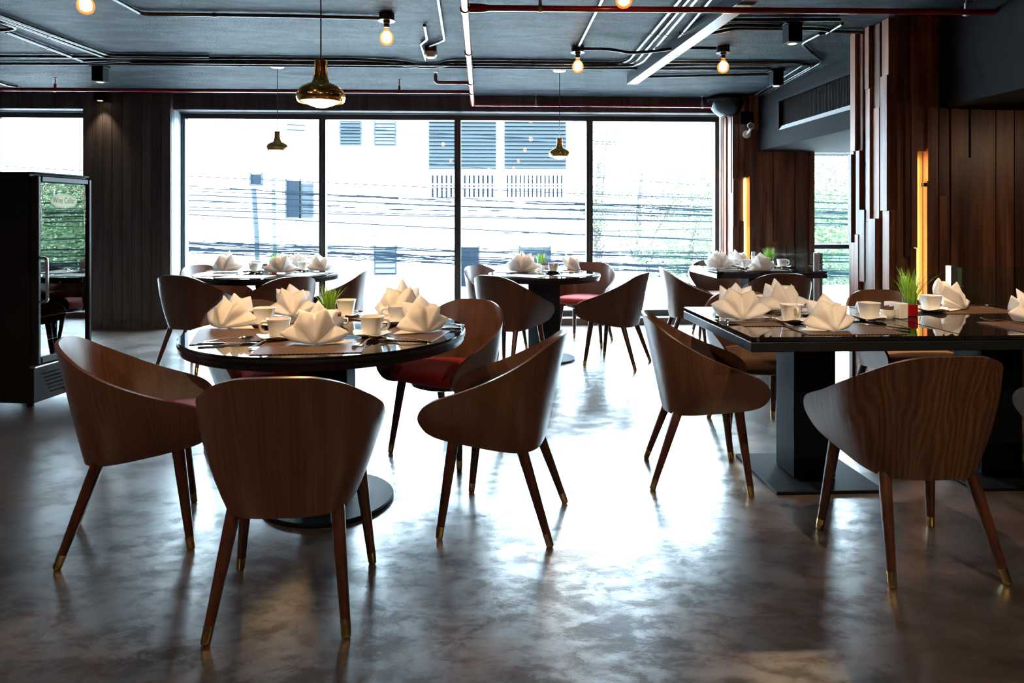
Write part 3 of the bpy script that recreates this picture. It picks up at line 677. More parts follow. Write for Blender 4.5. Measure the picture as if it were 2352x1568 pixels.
UNDER.materials.append(M_LEG); SHELL.materials.append(M_SHELL)
def chair(x,y,h,label,group,seat=SEAT_R,veneer=None):
    t=thing('dining_chair',label,'chair',(x,y,0),R(h),group)
    sh=mobj('shell',SHELL,None,t)
    if veneer: sh.material_slots[0].link='OBJECT'; sh.material_slots[0].material=veneer
    mobj('seat',seat,None,t); mobj('seat_base',UNDER,None,t)
    for k in range(4):
        l=mobj('leg',LEGM[k],None,t); mobj('ferrule',FERM[k],None,l)
    return t
G='walnut shell dining chairs'
T1C=(-.677,3.061); T2C=(-1.885,6.16); T3C=(.553,6.0)
chair(-.614,2.266,2.6,'walnut tub chair with its back to us, nearest in front of the large round table',G)
chair(.101,2.836,75,'walnut tub chair seen from its side, right of the large round table',G)
chair(-1.374,2.766,-69,'walnut tub chair with red seat, left of the large round table beside the wine cooler',G)
chair(-.17,3.685,144,'walnut tub chair with bright red seat tucked behind the right of the large round table',G)
chair(-1.18,3.70,-140,'walnut tub chair mostly hidden behind the left of the large round table, facing us',G)
g2='walnut chairs at the left window table'
chair(-2.376,5.80,-20,'walnut tub chair at the left front of the left window table, back corner toward us',g2)
chair(-1.63,5.58,45,'walnut tub chair with rounded back to us, front of the left window table',g2)
chair(-2.55,6.62,-121,'walnut tub chair peeping out behind the left of the left window table',g2)
chair(-1.25,6.22,89,'walnut tub chair side-on at the right of the left window table',g2)
g3='walnut chairs at the middle window table'
chair(1.165,5.78,59,'walnut tub chair side-on at the right of the small round window table',g3)
chair(.225,5.62,-42,'walnut tub chair at the left front of the small round window table',g3)
chair(.12,6.42,-128,'walnut tub chair behind the left of the small round window table',g3)
chair(1.04,6.76,152,'walnut tub chair with plum red seat behind the small round window table',g3)
g4='tan seated chairs at the rectangular tables'
chair(1.037,3.269,-99.6,'walnut tub chair at the left end of the near rectangular table',g4,SEAT_T)
chair(1.587,2.467,.6,'walnut tub chair with swirling grain, its back to us before the near rectangular table',g4,SEAT_T,M_SHELL2)
chair(2.53,2.53,3,'walnut tub chair cut off by the picture edge at the near rectangular table',g4,SEAT_T)
chair(1.616,3.975,179,'walnut tub chair with tan seat behind the first pedestal of the near rectangular table',g4,SEAT_T)
chair(2.53,4.03,180,'walnut tub chair with tan seat behind the grass pot, in front of the plank pillar',g4,SEAT_T)
chair(1.90,6.22,-97,'walnut tub chair at the left end of the far rectangular table',g4,SEAT_T)
chair(2.52,5.76,-4,'walnut tub chair with its back to us before the far rectangular table',g4,SEAT_T)
chair(2.45,7.0,175,'walnut tub chair behind the far rectangular table, facing us',g4,SEAT_T)

# ================================================================== tables
TT=.752
def round_table(name,label,c,Rr,rot,Rb):
    t=thing(name,label,'table',(c[0],c[1],0),R(rot),'round pedestal tables')
    MB().lathe([(Rr-.03,.698),(Rr-.012,.700),(Rr-.008,.706),(Rr-.008,.722),(Rr-.002,.726),(Rr,.732),(Rr-.002,.742),(Rr-.006,.744)],96,cap0=True,cap1=True).build('tabletop',M_BLACK,t,40)
    MB().lathe([(Rr-.004,.744),(Rr-.002,.746),(Rr-.002,.750),(Rr-.005,TT)],96,cap0=True,cap1=True).build('glass_top',M_BLKGLASS,t,30)
    MB().bbox((-.1,-.1,.018),(.1,.1,.70),.003).build('column',M_STEELBLK,t)
    MB().lathe([(Rb,0),(Rb,.012),(Rb-.006,.018)],72,cap0=True,cap1=True).build('base_plate',M_STEELBLK,t,40)
    return t
round_table('round_table','large black glass-topped round table in the foreground, laid for five',T1C,.607,0,.285)
round_table('round_table','black round table by the left window pane, second one back',T2C,.62,10,.285)
round_table('round_table','small black round table in front of the middle window panes',T3C,.495,37,.27)
def rect_table(label,x0,x1,y0,y1):
    cx,cy=(x0+x1)/2,(y0+y1)/2; t=thing('rectangular_table',label,'table',(cx,cy,0),0,'rectangular pedestal tables')
    hx,hy=(x1-x0)/2,(y1-y0)/2
    MB().bbox((-hx,-hy,.690),(hx,hy,.731),.003).build('tabletop',M_BLACK,t)
    MB().bbox((-hx+.002,-hy+.002,.732),(hx-.002,hy-.002,TT),.003).build('glass_top',M_BLKGLASS,t)
    MB().bbox((-.1,-.1,.018),(.1,.1,.69),.003).build('column',M_STEELBLK,t)
    MB().bbox((-.25,-.25,0),(.25,.25,.016),.003).build('base_plate',M_STEELBLK,t)
    return t
rect_table('near black rectangular table with folded napkins, left one of the joined pair',1.12,2.035,2.785,3.74)
rect_table('near black rectangular table joined on the right, running out of the picture',2.038,2.953,2.785,3.74)
rect_table('far black rectangular table in the corner by the alcove',2.135,3.16,6.10,6.90)

# ================================================================== wine cooler
cw=thing('wine_cooler','tall black glass-door wine cooler standing at the left','wine cooler',(-2.885,4.575,0),math.atan2(.988,.15))
# local x along the door (away from camera), local y into the body, z up
CWW,CWD,CWH=.50,.56,1.535
bd=MB(); bd.bbox((0.0,.055,.035),(CWW,CWD,CWH),.006)
M_CWB=flat('black_enamel',(0.010,0.008,0.008),0.5,spec=0.2)
o=MB()
o.box((0,.055,.035),(.03,CWD,CWH)).box((CWW-.03,.055,.035),(CWW,CWD,CWH)).box((.03,CWD-.03,.035),(CWW-.03,CWD,CWH)).box((.03,.055,.035),(CWW-.03,CWD-.03,.30)).box((.03,.055,CWH-.04),(CWW-.03,CWD-.03,CWH))
o.build('cabinet',M_CWB,cw)
MB().bbox((0.0,0.02,CWH),(CWW,CWD,CWH+.012),.004).build('top_cap',M_CWB,cw)
# door
M_DOORFR=flat('dark_satin_door_frame',(0.016,0.018,0.021),0.35,spec=0.18)
fz0,fz1=.285,CWH-.012
dr=MB()
dr.bbox((0.004,0,fz0),(.036,.05,fz1),.008); dr.bbox((CWW-.036,0,fz0),(CWW-.004,.05,fz1),.008)
dr.bbox((.036,0,fz1-.045),(CWW-.036,.05,fz1),.008); dr.bbox((.036,0,fz0),(CWW-.036,.05,fz0+.045),.008)
do=dr.build('door',M_DOORFR,cw)
MB().box((.034,.018,fz0+.043),(CWW-.034,.026,fz1-.043)).build('door_glass',thinglass('cooler_glass',(0.45,0.50,0.48),2.4,0.03),do)
hp=fillet([(.02,-.001,.985),(.02,-.05,.98),(.02,-.055,.70),(.02,-.001,.695)],.05,5)
MB().tube(hp,.0105,10).build('door_handle',M_CHROME,do,60)
# kick panel with louvres
MB().bbox((.004,.03,.035),(CWW-.004,.056,.262),.004).build('kick_panel',M_CWB,cw)
MB().bbox((.0,.018,.262),(CWW,.056,.278),.004).build('hinge_rail',M_STEEL,cw)
for i in range(6):
    z=.215-.026*i; x0=.07+.014*i
    MB().add([(x0,.029,z),(CWW-x0,.029,z),(CWW-x0,.016,z-.004),(x0,.016,z-.004),(x0,.029,z-.007),(CWW-x0,.029,z-.007)],[(0,3,2,1),(3,4,5,2),(0,1,5,4),(0,4,3),(1,2,5)]).build('vent_slat',M_DOORFR,cw)
for (x,y) in ((.06,.10),(.44,.10),(.06,.48),(.44,.48)):
    MB().lathe([(.020,0),(.020,.02),(.014,.036)],12,(x,y,0),cap0=True,cap1=True).build('foot',M_CWB,cw,40)
# wire shelves
for z in (.42,.58,.74,.90,1.06,1.22):
    s=MB(); s.tube([(.035,.08,z),(CWW-.035,.08,z)],.003,6)
    s.tube([(.035,.50,z),(CWW-.035,.50,z)],.003,6)
    for i in range(12): x=.05+i*.036; s.tube([(x,.08,z+.003),(x,.50,z+.003)],.0017,5)
    stuff(s.build('wire_shelf',M_STEEL,cw,60))
# printed emblem on the glass
M_PRINT=flat('cream_print',(0.52,0.50,0.24),0.6,var=0.03); M_INK=flat('olive_ink',(0.09,0.09,0.05),0.6)
yp=.0165
mid=CWW/2; oz=1.36
el=MB(); vs=[(mid+.122*math.cos(2*math.pi*i/48),yp,oz+.048*math.sin(2*math.pi*i/48)) for i in range(48)]
el.add(vs+[(x,yp+.001,z) for x,_,z in vs],[tuple(range(48)),tuple(range(95,47,-1))]+[(i,48+i,48+(i+1)%48,(i+1)%48) for i in range(48)])
el.build('emblem_oval',M_PRINT,do)
rg2=MB(); pts=[(mid+.116*math.cos(2*math.pi*i/48),yp-.0003,oz+.043*math.sin(2*math.pi*i/48)) for i in range(49)]
rg2.tube(pts,.0006,4); rg2.build('emblem_ring',M_INK,do)
def lettering(name,txt,size,x,z,mat,sx=1.0,space=1.0):
    c=bpy.data.curves.new(name,'FONT'); c.body=txt; c.size=size; c.align_x='CENTER'; c.align_y='CENTER'; c.extrude=.0003; c.space_character=space
    c.materials.append(mat); o=bpy.data.objects.new(name,c); COL.objects.link(o); o.parent=do; o.location=(x,yp-.0006,z); o.rotation_euler=(R(90),0,0); o.scale=(sx,1,1)
    bpy.context.view_layer.update(); me=bpy.data.meshes.new_from_object(o.evaluated_get(bpy.context.evaluated_depsgraph_get())); bpy.data.objects.remove(o)
    if not me.materials: me.materials.append(mat)
    q=mobj(name,me,None,do,(x,yp-.0006,z),(R(90),0,0)); q.scale=(sx,1,1); return q
lettering('lettering','Wine Cellar',.058,mid,oz+.002,M_INK,0.66,1.05)
lettering('lettering','SINGER',.027,mid,oz+.080,M_PRINT,0.82,1.12)
vn=MB(); rv=random.Random(4)
def ribbon(pts,w=.0017):
    P=[Vector(p_) for p_ in pts]; vs=[]
    for i,p_ in enumerate(P):
        t_=(P[min(i+1,len(P)-1)]-P[max(i-1,0)]).normalized(); n_=Vector((-t_.z,0,t_.x))*w*1.15
        vs+=[p_+n_,p_-n_]
    vn.add(vs,[(2*i,2*i+2,2*i+3,2*i+1) for i in range(len(P)-1)])
for s in (-1,1):
    ribbon([(mid+s*x,yp,oz+z) for x,z in ((.062,.080),(.085,.084),(.105,.078),(.13,.070),(.15,.058),(.165,.062),(.185,.07),(.198,.05),(.205,.0),(.198,-.06),(.195,-.12),(.193,-.185))],.0022)
    for (cx_,cz_,rr_) in ((.10,.082,.012),(.118,.084,.013),(.15,.078,.014),(.175,.082,.015),(.188,.062,.014),(.17,.05,.013),(.19,.03,.013),(.178,.008,.013),(.195,-.02,.012),(.18,-.042,.013),(.195,-.07,.012),(.186,-.095,.011),(.194,-.125,.011),(.192,-.15,.009)):
        a0=rv.uniform(0,6.28); ribbon([(mid+s*(cx_+rr_*(1-.07*q)*math.cos(a0+q*.75)),yp,oz+cz_+rr_*(1-.07*q)*math.sin(a0+q*.75)) for q in range(11)],.0013)
        for _ in range(2):
            a=rv.uniform(0,6.28); px_,pz_=mid+s*(cx_+rr_*math.cos(a)*1.1),oz+cz_+rr_*math.sin(a)*1.1
            vn.add([(px_-.005,yp,pz_),(px_,yp-.0003,pz_-.004),(px_+.006,yp,pz_+.002),(px_,yp-.0003,pz_+.006)],[(0,1,2,3)])
vn.build('vine_print',M_PRINT,do)
# bottles lying on the lower shelves
M_BOT=flat('dark_bottle_glass',(0.010,0.016,0.012),0.12)
bt=MB().lathe([(.0,0),(.034,.002),(.036,.01),(.036,.19),(.030,.215),(.014,.24),(.013,.285),(.015,.287),(.015,.298),(.0,.30)],16).xform(Matrix.Rotation(R(90),4,'X')).mesh('wine_bottle',50)
bt.materials.append(M_BOT)
CWM=Matrix.Translation((-2.885,4.575,0))@Matrix.Rotation(math.atan2(.988,.15),4,'Z')
rows=['bottom shelf','second lowest shelf','third lowest shelf']
for r_,z in enumerate((.42,.58,.74)):
    for i in range(5):
        p=CWM@Vector((.085+i*.083,.41,z+.0425)); o=mobj('wine_bottle',bt,None,None,p,(0,0,math.atan2(.988,.15)))
        tag(o,f'dark bottle on the cooler {rows[r_]}, {("first","second","third","fourth","fifth")[i]} from the handle side','bottle',f'wine bottles on the {rows[r_]}')

# ================================================================== glass rails and small fixtures
def glass_panel(label,x0,y0,x1,y1,z1,post=True):
    L_=math.hypot(x1-x0,y1-y0); t=thing('glass_screen',label,'glass screen',(x0,y0,0),math.atan2(y1-y0,x1-x0))
    MB().bbox((.03,-.006,.05),(L_-.03,.006,z1),.002).build('glass_pane',M_RAILGLASS,t)
    for xx in (0,L_):
        p=MB().bbox((xx-.022,-.028,0),(xx+.022,.028,z1+.01),.003).build('post',M_STEEL,t)
        for zz in (.25,z1-.13): 
            MB().tube([(xx+(.02 if xx==0 else -.02),0,zz),(xx+(.075 if xx==0 else -.075),0,zz)],.012,10).build('clamp',M_CHROME,p,60)
    MB().box((.028,-.011,.06),(.062,.011,z1-.002)).build('glass_edge',M_GEDGE,t)
    return t
M_GEDGE=flat('green_glass_edge',(0.20,0.34,0.26),0.15)
glass_panel('clear glass screen on steel posts against the bay planks, right of the lit pillar',3.05,4.30,4.2,4.32,.925)
glass_panel('clear glass screen on steel posts behind the far rectangular table',3.06,7.55,3.64,7.28,.85)
glass_panel('clear glass guard screen in front of the alcove window',3.72,7.42,4.7,7.42,.85)

# ================================================================== ceiling services
G_C='black ceiling conduits'
def conduit(label, pts, r=.0125, fr=.09, clips=True, mat=None):
    o=MB().tube(fillet(pts,fr,5),r,10).build('conduit',mat or M_COND,None,60); tag(o,label,'conduit',G_C)
    if clips:
        P=[Vector(p) for p in pts]
        for i in range(len(P)-1):
            d=(P[i+1]-P[i]).length
            if d<0.7: continue
            n=max(1,int(d/1.1)); u=(P[i+1]-P[i]).normalized()
            for k in range(n):
                c=P[i].lerp(P[i+1],(k+0.5)/n); MB().tube([c-u*.012,c+u*.012],r+.003,10).build('clip',M_COND,o,60)
    return o
# far bundle across the room
conduit('black ceiling conduit running the room width, rearmost of the long bundle',[(-4.2964,5.9855,2.612),(-3.1708,5.9665,2.612),(-1.0742,5.961,2.612),(-0.6723,6.0514,2.612),(-0.5491,6.1674,2.612),(-0.4122,6.1612,2.612),(-0.2883,6.0172,2.612),(1.2158,6.0179,2.612),(1.2832,5.8796,2.612),(1.2431,4.1482,2.612)])
conduit('black ceiling conduit of the long bundle, the one bending round the smoke detector',[(-3.4977,6.128,2.612),(-3.186,6.0642,2.612),(-1.0893,6.0448,2.612),(-0.7208,6.1399,2.612),(-0.5174,6.2557,2.612),(-0.3764,6.2132,2.612),(-0.2537,6.1014,2.612),(1.308,6.0838,2.612),(1.355,5.9096,2.612),(1.2966,4.1458,2.612)])
conduit('black ceiling conduit of the long bundle passing under the steel channel',[(-4.5045,6.2753,2.612),(-3.1219,6.2305,2.612),(-1.2011,6.2323,2.612),(0.3762,6.2338,2.612),(1.8191,6.2057,2.612),(2.6516,6.1498,2.612)])
conduit('black ceiling conduit of the long bundle turning toward us beside the channel',[(-3.0233,6.0336,2.586),(-1.1612,6.0257,2.586),(0.7108,6.0192,2.586),(1.3424,5.9733,2.586),(1.3926,5.8101,2.586),(1.3164,4.0644,2.586)])
conduit('thin black ceiling conduit from the channel to the corner downlight',[(1.5031,6.5933,2.612),(2.0772,6.5056,2.612),(2.7778,6.3933,2.612)])
# right group
conduit('black conduit bending at the bulb and running on to the alcove side, upper one',[(1.4304,4.1398,2.612),(1.5451,5.7862,2.612),(1.627,5.948,2.612),(2.205,5.9305,2.612),(2.823,5.9112,2.612),(2.8831,5.9953,2.612),(3.0503,7.4752,2.612)])
conduit('black conduit beside the alcove bulkhead, second from the wall',[(1.4729,6.112,2.612),(2.3013,5.9778,2.612),(2.9325,5.958,2.612),(2.9828,6.044,2.612),(3.121,7.5268,2.612)])
conduit('black conduit zigzagging from the junction box to the bulkhead line',[(2.5462,4.7078,2.612),(2.5568,4.9599,2.612),(2.518,4.9617,2.612),(2.5101,5.2561,2.612),(2.9898,5.8528,2.612),(3.1666,7.5524,2.612)])
conduit('black conduit with a wide bend in front of the square downlight',[(1.6177,4.1313,2.612),(1.6208,4.5608,2.612),(1.6922,4.65,2.612),(2.4748,4.6043,2.612)])
conduit('black conduit feeding the large square downlight on its left',[(1.4648,4.997,2.612),(1.6585,4.9407,2.612),(1.7601,4.7761,2.612),(2.1407,4.7812,2.612)])
conduit('black conduit running from the downlight across to the plank pillar',[(1.5614,4.9927,2.612),(1.7226,4.9854,2.612),(1.8357,4.8514,2.612),(2.1862,4.8471,2.612),(2.438,4.8358,2.612),(2.5682,4.8997,2.612),(2.8436,4.923,2.612)])
conduit('black conduit crossing under the channel just left of the right bulb',[(0.7949,5.2886,2.56),(1.0178,5.2924,2.56),(1.1814,5.4132,2.56),(1.3582,5.3475,2.56),(1.5324,5.2279,2.56),(1.8237,5.2285,2.56)])
conduit('straight black conduit from the picture top to the middle bulb',[(0.7561,4.1701,2.612),(0.7777,5.4304,2.612)],clips=False)
conduit('black conduit from the picture top turning right to the left bulb',[(-2.3009,4.1635,2.612),(-2.2808,4.6767,2.612),(-2.221,4.6887,2.612),(-1.3697,4.6853,2.612),(-0.696,4.7159,2.612)],fr=.16)
conduit('black conduit slanting on the left ceiling, upper of the pair',[(-3.2734,4.5603,2.612),(-3.1408,5.9099,2.612),(-2.9572,5.9017,2.612),(-2.3057,5.8959,2.612)],fr=.16)
conduit('black conduit slanting on the left ceiling, lower of the pair',[(-3.3146,4.6177,2.612),(-3.2167,5.9845,2.612),(-3.0662,6.0099,2.612),(-2.3439,5.9936,2.612)],fr=.16)
conduit('short hooked black conduit at the left picture edge',[(-3.4902,4.8624,2.612),(-3.3475,4.9084,2.612),(-3.3381,5.0728,2.612),(-3.4803,5.1484,2.612),(-3.6684,5.1105,2.612)],fr=.05)
conduit('black conduit slanting from the hook down to the long bundle',[(-3.489,5.1841,2.612),(-3.4787,6.1271,2.612),(-3.3741,6.173,2.612),(-3.0607,6.1083,2.612)],fr=.1)
conduit('short black conduit at far left near the red pipe',[(-4.8351,6.7359,2.612),(-4.9029,7.2786,2.612),(-4.8504,7.3709,2.612)],clips=False)
conduit('kinked black conduit coming from the picture top to the smoke detector',[(-0.2688,4.2162,2.612),(-0.2822,5.2627,2.612),(-0.4019,5.4417,2.612),(-0.4184,5.5696,2.612)],fr=.03,clips=False)
conduit('stubby kinked black conduit with an open end, left of the smoke detector',[(-0.4031,4.8735,2.612),(-0.4148,5.2558,2.612),(-0.4743,5.4039,2.612),(-0.4818,6.009,2.612)],fr=.03,clips=False)
# steel channel
a=(1.4126,6.5703,2.56); b=(1.5586,3.8196,2.56); a=Vector((a[0]+.05,a[1],0)); b=Vector((b[0]+.05,b[1],0)); d=b-a; ang=math.atan2(d.y,d.x)
ch=thing('steel_channel','flat black steel channel box hung along the ceiling on the right','beam',(a.x,a.y,CE),ang)
MB().bbox((0,-.052,-.095),(d.length,.052,0),.003).build('channel',flat('channel_paint',(0.05,0.057,0.065),0.28,metal=0.3),ch)
for x in (.03,1.2,2.4): 
    for y in (-.035,.035): MB().lathe([(.006,-.0985),(.006,-.095)],8,(x,y,0),cap0=True).build('bolt',M_COND,ch)
# red pipes
def pipe(label,pts,r,fr=.06): 
    o=MB().tube(fillet(pts,fr,5),r,14).build('sprinkler_pipe',M_PIPE,None,60); return tag(o,label,'pipe','red sprinkler pipes')
PZ=2.51
xm=(-0.0998,6.9953,2.51)[0]; yE=(-0.0977,7.7052,2.51)[1]
main=pipe('main red sprinkler pipe running straight toward us along the ceiling',[(xm+.004,yE-.025,PZ),(xm,1.2,PZ)],.025)
for y in ((-0.0989,4.1548,2.51)[1],(-0.0949,5.2474,2.51)[1],(-0.104,6.4262,2.51)[1],(-0.0988,6.9216,2.51)[1]):
    MB().tube([(xm,y-.025,PZ),(xm,y+.025,PZ)],.031,14).build('coupling',M_PIPE,main,60)
def hanger(pipeo,x,y,zp,r,mat=M_PIPE):
    h=MB(); h.tube([(x,y,zp+r),(x,y,CE-.004)],.005,8); h.tube([(x,y,CE-.008),(x,y,CE-.001)],.016,10)
    h.tube([(x-.012,y,zp),(x+.012,y,zp)],r+.004,14); h.cbox((x,y,zp+r+.02),(.02,.014,.04)); h.build('hanger',mat,pipeo,60)
p=(-2.6241,6.9278,2.51); yl=p[1]
lp=pipe('red sprinkler pipe along the left above the windows',[(xm-.03,yl-.02,PZ),(XL+.02,yl+.05,PZ)],.0185)
hanger(lp,(-4.2185,6.8953,2.51)[0],yl+.035,PZ,.0185); hanger(lp,(-0.8238,6.9061,2.51)[0],yl-.012,PZ,.0185)
rp=pipe('red sprinkler pipe along the right end of the window header',[(xm+.028,yE-.025,PZ),(3.148,yE-.02,PZ)],.017)
hanger(rp,(0.6154,7.6731,2.51)[0],yE-.022,PZ,.017,M_STEEL); hanger(rp,(2.5171,7.5875,2.51)[0],yE-.02,PZ,.017,M_STEEL)
yn=(1.0444,4.1121,2.51)[1]
np_=pipe('bright red sprinkler pipe crossing the top right of the picture',[(xm+.03,yn+.01,PZ),(3.148,yn-.05,PZ)],.0185)
MB().tube([(xm+.03,yn+.01,PZ),(xm+.11,yn+.008,PZ),(xm+.15,yn+.008,PZ)],[.028,.026,.0187],14).build('reducer',M_PIPE,np_,60)
hanger(np_,(0.3554,4.1343,2.51)[0],yn,PZ,.0185,M_BRASS); hanger(np_,(2.9859,4.1052,2.51)[0],yn-.035,PZ,.0185,M_STEEL)
ys=(-0.2675,6.4335,2.51)[1]; xs=(-0.4282,6.3992,2.51)[0]
sp=pipe('short red sprinkler branch with an upturned head below the smoke detector',[(xm-.028,ys,PZ),(xs,ys,PZ),(xs,ys,PZ+.075)],.0165,.05)
MB().tube([(xs,ys,PZ+.074),(xs,ys,PZ+.095)],[.010,.005],10).build('sprinkler_head',M_BRASS,sp,60)
MB().lathe([(.022,PZ+.097),(.022,PZ+.099)],14,(xs,ys,0),cap0=True,cap1=True).build('deflector',M_CHROME,sp)
# bulbs
def bulb(label,x,y):
    t=thing('ceiling_bulb',label,'light',(x,y,CE),0,'bare globe bulbs')
    MB().lathe([(.052,0),(.052,-.042),(.057,-.046),(.057,-.052),(.024,-.053)],24,cap0=True,cap1=True).build('junction_base',M_COND,t,40)
    MB().lathe([(.024,-.053),(.024,-.068),(.020,-.070),(.018,-.095)],18,cap1=True).build('lamp_holder',M_COND,t,40)
    prof=[(.014,-.094),(.016,-.108),(.024,-.122),(.037,-.136),(.0455,-.153),(.0475,-.170),(.0445,-.188),(.034,-.205),(.018,-.2145),(.001,-.217)]
    MB().lathe(prof,24).build('globe',M_BULBGLASS,t,180)
    MB().lathe([(.001,-.118),(.016,-.126),(.029,-.142),(.034,-.165),(.030,-.187),(.001,-.203)],10).build('filament',M_GLOW,t,180)
for lab,p in (('bare globe bulb on a black base, left of the smoke detector',(-0.6414,4.6635,2.63)),('bare globe bulb in front of the long conduits, between the white glare pipe and channel',(0.7789,5.4886,2.63)),
      ('bare globe bulb on the right between channel and alcove bulkhead',(1.9581,5.4497,2.63)),('bare globe bulb at the top left corner of the picture',(-2.2663,4.0217,2.63)),('bare globe bulb just showing at the picture top above the red pipe',(0.7941,3.7733,2.63))):
    bulb(lab,p[0],p[1])
for x,y,lab in ((-2.2,1.6,'front left'),(-.66,1.3,'front middle'),(.81,1.3,'front middle right'),(2.0,1.6,'front right'),(-.66,-.9,'back left'),(.81,-.9,'back right')):
    bulb(f'added fill globe bulb outside the picture, {lab} of its row above the viewer',x,y)  # unseen bulbs continuing the rows, added as warm fill above the viewer
# downlights
def downlight(label,x,y,h=.15,zc=None,w=.10,power=60,size=80,tilt=(0,0),target=None):
    zc=zc or CE; t=thing('downlight',label,'light',(x,y,zc),0,'square black downlights')
    MB().bbox((-w/2,-w/2,-h),(w/2,w/2,-.02),.003).build('housing',M_STEELBLK,t)
    MB().bbox((-w/2-.02,-w/2-.005,-.022),(w/2+.01,w/2+.01,0),.003).build('mount_box',M_STEELBLK,t)
    MB().lathe([(.036,-h-.004),(.036,-h+.002)],20,cap0=True).build('bezel',M_STEEL,t,40)
    MB().lathe([(.026,-h-.005),(.001,-h-.0052)],16).build('lens',M_LENS,t)
    spot('downlight_lamp',(x,y,zc-h-.012),power,size,0.7,WARM2,target or (x+tilt[0],y+tilt[1],0),0.025)
p=(2.2023,4.7434,2.63); downlight('large square black downlight on the right ceiling in front of the pillar',p[0],p[1],power=36,tilt=(-.3,-1.0))
p=(2.7637,6.2844,2.63); downlight('square black downlight by the conduits over the far rectangular table',p[0],p[1],power=18)
p=(-3.468,6.3801,2.63); downlight('square black downlight on the left ceiling in front of the red pipe',p[0],p[1],power=40)
p=(-4.186,8.042,2.63); downlight('small black downlight washing the dark pier between the windows',p[0],7.70,h=.10,w=.09,power=14,size=75,tilt=(0,.05))
for x,y,pw,sz,tg,lab in ((-.95,2.15,48,50,(-.66,3.0,.75),'square black downlight outside the picture, above the nearest chair'),(1.35,1.9,150,55,(1.65,3.1,.75),'square black downlight outside the picture, above the swirl-grained chair'),
      (2.5,3.3,110,50,(2.58,3.6,.75),'square black downlight outside the picture, over the red grass pot'),(-2.3,.4,105,120,(-2.0,1.6,0),'added fill downlight outside the picture, left of the viewer'),(2.3,.3,130,120,(2.2,1.6,0),'added fill downlight outside the picture, right of the viewer'),(4.3,3.5,11,110,(3.7,4.6,.9),'added downlight brightening the bay planks from under the soffit, outside the picture'),(.2,-1.2,60,130,(.2,0,0),'added fill downlight outside the picture, behind the viewer')):
    downlight(lab,x,y,power=pw,size=sz,target=tg,zc=2.0 if x>3.2 else None)  # unseen lamps; those round the viewer and under the soffit are added warm fill
# smoke detector
p=(-0.4104,5.5563,2.63)
t=thing('smoke_detector','white smoke detector on a dark box beside the kinked conduits','smoke detector',(p[0],p[1],CE))
MB().lathe([(.050,0),(.050,-.045)],24,cap0=True,cap1=True).build('mount_box',M_COND,t,40)
MB().lathe([(.052,-.045),(.055,-.05),(.055,-.068),(.040,-.088),(.036,-.090)],28,cap0=True,cap1=True).build('cover',M_WHITEPL,t,30)
for k in range(10):
    a=2*math.pi*k/10; MB().cbox((.046*math.cos(a),.046*math.sin(a),-.080),(.003,.022,.003),Matrix.Rotation(a,3,'Z')).build('vent_slot',M_COND,t)
# pendants
def pendant(label,x,y,zb,power,s=1.0):
    t=thing('pendant_lamp',label,'pendant lamp',(x,y,zb),0,'copper pendant lamps')
    pr=[(.006,.190),(.025,.188),(.027,.182),(.027,.142),(.030,.122),(.035,.100),(.040,.089),(.060,.081),(.082,.069),(.097,.053),(.1045,.035),(.1045,.022),(.099,.009),(.094,.004),(.090,.006),(.098,.026),(.097,.042),(.088,.058),(.070,.070),(.045,.082),(.030,.100),(.024,.125)]
    MB().lathe([(r*s,z*s) for r,z in pr],48).build('shade',M_GOLD,t,50)
    MB().lathe([(.022*s,.125*s),(.020*s,.095*s),(.018*s,.09*s)],16,cap0=True,cap1=True).build('lamp_holder',M_COND,t,40)
    MB().lathe([(.001,-.020),(.025,-.017),(.055,-.006),(.086*s,.012)],32).build('diffuser',M_DIFF,t,180)
    MB().lathe([(.002,.022),(.028,.028),(.036,.040),(.030,.065),(.016,.085),(.012,.092)],16).build('bulb',M_GLOWP,t,180)
    MB().tube([(0,0,.189*s),(0,0,CE-zb-.02)],.0032,8).build('cord',M_COND,t,60)
    MB().lathe([(.062,CE-zb),(.062,CE-zb-.016),(.055,CE-zb-.022)],28,cap0=True,cap1=True).build('canopy',M_CHROME,t,40)
    spot('pendant_lamp_light',(x,y,zb-.024),power,150,0.35,WARM,(x,y,0),0.085)
M_DIFF=emission('pendant_diffuser',(1.0,0.80,0.50),9.0)
M_GLOWP=emission('pendant_bulb',(1.0,0.72,0.36),38.0)
pendant('copper pendant lamp glowing above the large round table',-.71,3.06,1.755,50,1.02)
pendant('small copper pendant lamp over the left window table',(-1.8535,6.3,1.8481)[0],6.30,(-1.8535,6.3,1.8481)[2],30,.95)
pendant('small copper pendant lamp over the middle window table',(0.7295,6.35,1.8071)[0],6.35,(0.7295,6.35,1.8071)[2],30,.95)
# convex mirror dome and camera
t=thing('convex_mirror','dark quarter dome mirror in the corner above the right window edge','mirror',(2.80,7.70,2.50))
mb=MB(); vs=[]; fs=[]; rr=.20
for i in range(13):
    a=math.pi/2*i/12*1.0
    for j in range(25):
        b_=math.pi*j/24+math.pi
        vs.append((rr*math.sin(a)*math.cos(b_), rr*math.sin(a)*math.sin(b_)*0.9, -rr*math.cos(a)+.08))
for i in range(12):
    for j in range(24): fs.append((i*25+j,i*25+j+1,(i+1)*25+j+1,(i+1)*25+j))
mb.add(vs,fs).build('dome',flat('smoked_dome',(0.03,0.045,0.055),0.08,metal=0.4),t,180)
MB().lathe([(rr+.008,.078),(rr+.008,.10)],36,cap0=True,cap1=True).build('rim',M_STEELBLK,t,40)
p=(3.0059,7.6,2.1854)
t=thing('security_camera','white bullet security camera on the plank column below the bulkhead','security camera',(p[0],7.615,p[2]))
MB().lathe([(.045,0),(.045,.012),(.030,.020)],24,cap0=True,cap1=True).xform(Matrix.Rotation(R(90),4,'X')).build('mount',M_WHITEPL,t,40)
